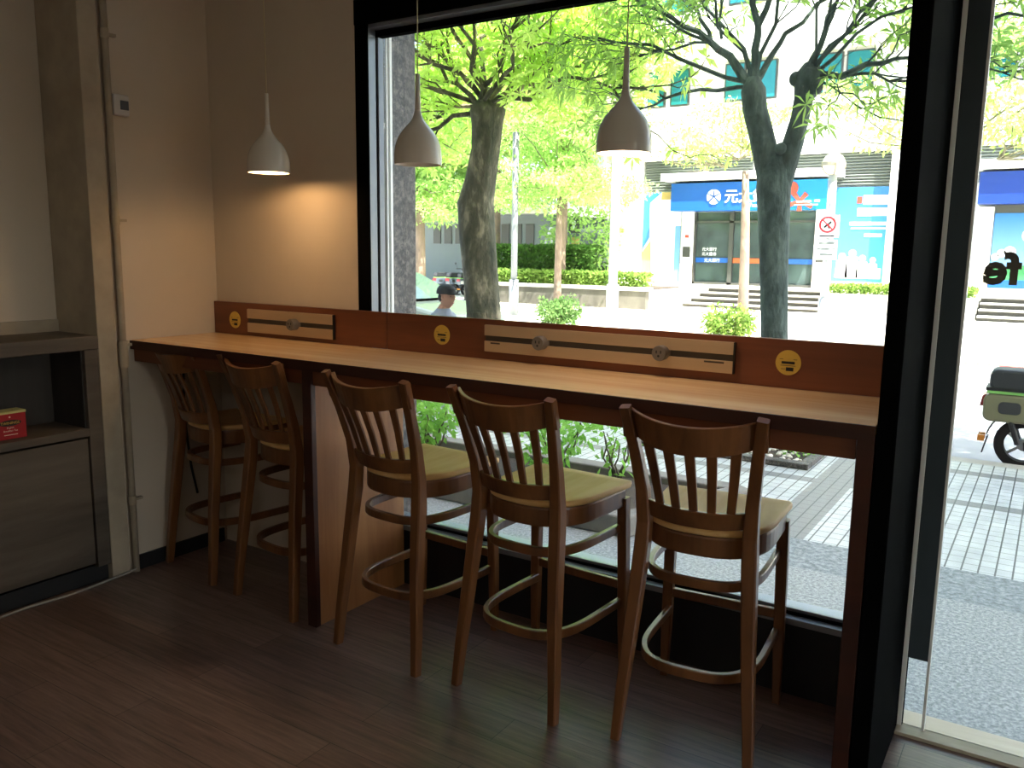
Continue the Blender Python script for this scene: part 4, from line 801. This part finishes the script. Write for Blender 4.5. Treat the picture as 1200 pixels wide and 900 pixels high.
m.prism([(-2.35, .78), (-1.05, .78), (-1.05, 1.1), (-2.35, 1.2)], 'y', 25.066, 25.078); m.build('white_figures', WSIGN, p1)
m = MB(); m.box(-1.7, -1.0, 25.066, 25.078, 3.02, 3.3); m.box(-1.85, -1.0, 25.066, 25.078, 2.68, 2.92); m.box(-2.05, -1.0, 25.066, 25.078, 2.4, 2.5); m.box(-2.0, -1.0, 25.066, 25.078, 2.28, 2.33); m.box(-1.6, -1.1, 25.066, 25.078, 2.05, 2.15); m.build('white_lettering', WSIGN, p1)
MB().box(-1.88, -1.74, 25.066, 25.078, 3.06, 3.26).build('red_block', ORED, p1)
p2 = empty('bank_poster', (-8.25, 25.1, .5), 'tall white poster edged in blue and yellow left of bank sign', 'poster')
MB().box(-8.95, -7.55, 25.08, 25.25, .46, 3.55).build('sheet', WSIGN, p2)
m = MB(); m.prism([(-8.95, 1.6), (-8.7, 2.0), (-8.72, 3.2), (-8.3, 3.55), (-8.95, 3.55)], 'y', 25.066, 25.078); m.build('blue_area', PBLUE, p2)
m = MB(); m.prism([(-8.95, .46), (-8.5, .46), (-8.6, .9), (-8.66, 1.9), (-8.95, 1.5)], 'y', 25.066, 25.078); m.prism([(-8.3, 3.3), (-7.55, 3.3), (-7.55, 3.55), (-8.3, 3.55)], 'y', 25.066, 25.078); m.build('yellow_area', PYEL, p2)
MB().box(-7.75, -7.55, 25.066, 25.078, .5, 2.4).build('pale_stripe', TBLUE, p2)
p3 = empty('sky_poster', (3.2, 25.1, .6), 'poster of blue sky and green grass seen through glass door', 'poster')
MB().box(1.84, 6.5, 25.08, 25.25, .62, 2.72).build('sheet', grad_poster('sky_print', (134, 173, 194), (37, 108, 169), .2, 2.1), p3)
m = MB(); m.prism([(1.84, .85), (6.5, .85), (6.5, 1.35), (4, 1.5), (2.8, 1.28), (1.84, 1.18)], 'y', 25.066, 25.078); m.build('grass_print', PGRN, p3); MB().box(1.84, 6.5, 25.06, 25.078, .62, .85).build('blue_border', SBLUE, p3)
m = MB()
for x, z, s in ((2.1, 1.6, .12), (2.3, 1.65, .15), (2.75, 2.1, .2), (2.95, 2.0, .25), (1.95, 1.5, .1)): m.lathe([(0, -.006), (s, -.006), (s, 0)], (x, 25.078, z), 14, 'y')
m.build('cloud_print', WSIGN, p3)
MB().box(1.84, 6.5, 25.1, 25.26, 2.72, 2.95).build('header_strip', FRM, p3)
# neighbouring grey building and background white block
gb = empty('grey_building', (-18, 29, -.2), 'low grey building behind the parked scooters', 'building')
MB().box(-27, -14.5, 28, 34, -.2, 3.6).build('wall', mat('grey_wall', (122, 130, 133), .8, noise=.05, nscale=1), gb)
for k in range(9):
    w = MB().box(-20.6+k*.62, -20.2+k*.62, 27.95, 28.05, 1.75, 2.6).build('window', FRM, gb)
MB().box(-27.3, -14.3, 27.2, 34.2, 3.0, 3.35).build('roof_edge', CONCL, gb)
MB().box(-17.2, -15.7, 27.93, 28.05, .2, 1.1).build('garage_opening', BLACKM, gb)
wb = empty('white_block', (-12, 34, -.2), 'bright white building seen in gap left of the bank column', 'building')
m = MB().box(-17, -10.6, 33, 40, -.2, 9).build('wall', WHT, wb)
for z in (1.6, 3.4, 5.2): MB().box(-16.4, -14.6, 32.95, 33.02, z, z+.9).box(-13.4, -11.2, 32.95, 33.02, z, z+.9).build('window', LOUV, wb)
ns = empty('street_sign', (-9.3, 24.6, 0), 'small dark blue sign on post beyond low hedge', 'sign')
MB().tube([(-11.35, 24.6, -.2), (-11.35, 24.6, 2.7)], .03, 8).build('post', LOUV, ns); MB().box(-11.65, -11.2, 24.5, 24.56, 2.15, 2.75).build('plate', FRM, ns); m = MB(); m.lathe([(0, -.01), (.09, -.01), (.09, 0)], (-11.42, 24.5, 2.5), 14, 'y'); m.prism([(-11.47, 2.42), (-11.37, 2.42), (-11.4, 2.25), (-11.44, 2.25)], 'y', 24.48, 24.5); m.build('pictogram', WSIGN, ns)
MB().box(-11.5, -11.2, 24.5, 24.56, 1.75, 2.0).build('yellow_plate', PYEL, ns)

# --- parked scooters in the background
SBL = mat('scooter_blue_grey', '#55606c', .4); SGR = mat('scooter_silver', '#b5b8ba', .3, .4)
GP = 'scooters parked in rows beyond the hedges'
base = scooter(-16.0, 22.6, -.18, 'first parked scooter beside the tan trunk by the pilaster', SBL, True, 'parked_scooter', GP)
base.rotation_euler.z = math.radians(70)
k = 0
for x, y, a, lab in ((-15.4, 22.6, 72, 'second parked scooter from the tan trunk by the pilaster'), (-14.8, 22.5, 68, 'third parked scooter from the tan trunk by the pilaster'), (-14.2, 22.6, 74, 'parked scooter next to the clipped hedge end'),
                     (-12.9, 27.5, 95, 'parked scooter leftmost of row before the white block'), (-12.35, 27.4, 100, 'second parked scooter of row before the white block'), (-11.8, 27.5, 92, 'third parked scooter of row before the white block'), (-11.25, 27.4, 97, 'fourth parked scooter of row before the white block'), (-10.7, 27.5, 93, 'parked scooter nearest the bank column')):
    c = copy_tree(base); c.location = (x, y, -.18 if x < -13.5 else .1); c.rotation_euler.z = math.radians(a); c['label'] = lab
st(MB().box(-14, -10.2, 26.2, 32, -.2, .1), 'scooter_lot', CONC)

# --- car at the left
CDX = .7
car = empty('parked_car', (-7.6, 9.3, -.2), 'grey green car at the kerb, mostly hidden by the granite pilaster', 'car')
CARB = mat('car_paint', (82, 92, 88), .25, .3); CGL = mat('car_glass', '#3a4a46', .05)
m = MB(); prof = [(-9.9, -.02), (-5.75, -.02), (-5.6, .2), (-5.72, .42), (-6.5, .56), (-7.3, .66), (-9.6, .66), (-9.9, .4)]; m.prism([(a+CDX, b) for a, b in prof], 'y', 8.5, 10.2); m.build('body', CARB, car, bevel=.06)
rs = []
for z, xa, xb, ya in ((.64, -9.5, -6.75, .0), (.85, -9.3, -7.1, .06), (1.05, -9.1, -7.5, .13), (1.13, -8.9, -7.8, .2)): xa += CDX; xb += CDX; rs.append([(xa, 8.55+ya, z), (xb, 8.55+ya, z), (xb+.05, 9.35, z), (xb, 10.15-ya, z), (xa, 10.15-ya, z)])
m = MB(); m.rings(rs); m.build('cabin', CGL, car)
for x in (-9.1, -6.5):
    for y in (8.55, 10.0): MB().lathe([(0, -.09), (.19, -.09), (.3, -.07), (.31, 0), (.3, .07), (.19, .09), (0, .09)], (x+CDX, y+.08, .11), 22, 'y').build('wheel', TYRE, car)

# --- lamp posts and signs
POLEG = mat('pole_grey', (106, 112, 115), .5); POLE = mat('pole_grey_white', '#a6abac', .5, 0, .08, 4); GLOBE = mat('globe_cream', '#e3d9bd', .3); BAND = mat('globe_band', '#8b8672', .5)
def lamp_post(x, y, z0, zg, rg, pr, label, grp='globe street lamps'):
    r = empty('street_lamp', (x, y, z0), label, 'street lamp', grp)
    MB().tube([(x, y, z0), (x, y, zg-rg*.9)], pr, 14).build('pole', POLE, r, smooth=True); MB().tube([(x, y, z0), (x, y, z0+.9)], pr*1.35, 14).build('base_sleeve', POLE, r, smooth=True)
    MB().ball((x, y, zg), rg, 20, 14).build('globe', GLOBE, r, smooth=True)
    m = MB(); m.lathe([(rg*1.0, -.03), (rg*1.06, -.03), (rg*1.06, .03), (rg*1.0, .03)], (x, y, zg), 24)
    for k in range(4):
        a = math.pi*k/2+.4; m.tube([(x+rg*1.03*math.cos(a)*math.cos(t), y+rg*1.03*math.sin(a)*math.cos(t), zg+rg*1.03*math.sin(t)) for t in [math.radians(q) for q in (-80, -50, -20, 0)]], .014, 5)
    m.build('cage_band', BAND, r)
lamp_post(-5.62, 16, -.18, 5.2, .33, .11, 'tall white globe lamp post left of the bank poster')
lamp_post(-.06, 13.5, -.18, 3.13, .2, .075, 'short globe lamp post carrying the no entry sign')
gp = empty('street_pole', (-8.5, 16, -.18), 'plain pale grey pole between mossy tree and slender tree', 'pole'); MB().tube([(-8.5, 16, -.18), (-8.5, 16, 4.5)], .085, 14).build('pole', POLEG, gp, smooth=True); MB().tube([(-8.5, 16, -.18), (-8.5, 16, .75)], .13, 14).build('base_sleeve', POLEG, gp, smooth=True)
gp2 = empty('street_pole', (-11.9, 15.5, -.18), 'thin pale pole beside the granite pilaster', 'pole'); MB().tube([(-11.75, 15.5, -.18), (-11.75, 15.5, 3.2)], .06, 10).build('pole', POLE, gp2, smooth=True)
sn = empty('traffic_sign', (-.06, 13.4, 1.5), 'square white sign with red barred circle on short lamp post', 'sign')
MB().box(-.26, .14, 13.36, 13.39, 1.82, 2.22).build('upper_plate', WSIGN, sn, bevel=.01); MB().box(-.24, .13, 13.36, 13.39, 1.42, 1.78).build('lower_plate', mat('plate_grey', '#c7cccf', .5), sn, bevel=.01)
m = MB(); m.lathe([(.115, -.008), (.15, -.008), (.15, 0), (.115, 0)], (-.06, 13.36, 2.05), 28, 'y'); m.sweep([(-.145, 13.355, 2.135), (.025, 13.355, 1.965)], .025, .008, (0.7, 0, .7)); m.build('red_ring', mat('sign_red', '#c2202c', .5), sn)
m = MB(); m.sweep([(-.12, 13.357, 2.0), (.0, 13.357, 2.1)], .035, .006, (-.6, 0, .7)); m.sweep([(-.06, 13.357, 2.06), (-.03, 13.357, 1.98)], .025, .006, (.8, 0, .3)); m.box(-.19, .07, 13.352, 13.358, 1.835, 1.86); m.build('pictogram', INK, sn)
m = MB(); m.box(-.19, .08, 13.352, 13.358, 1.7, 1.74); m.box(-.21, .1, 13.352, 13.358, 1.6, 1.63); m.box(-.16, .06, 13.352, 13.358, 1.5, 1.53); m.build('plate_text', LOUV, sn)
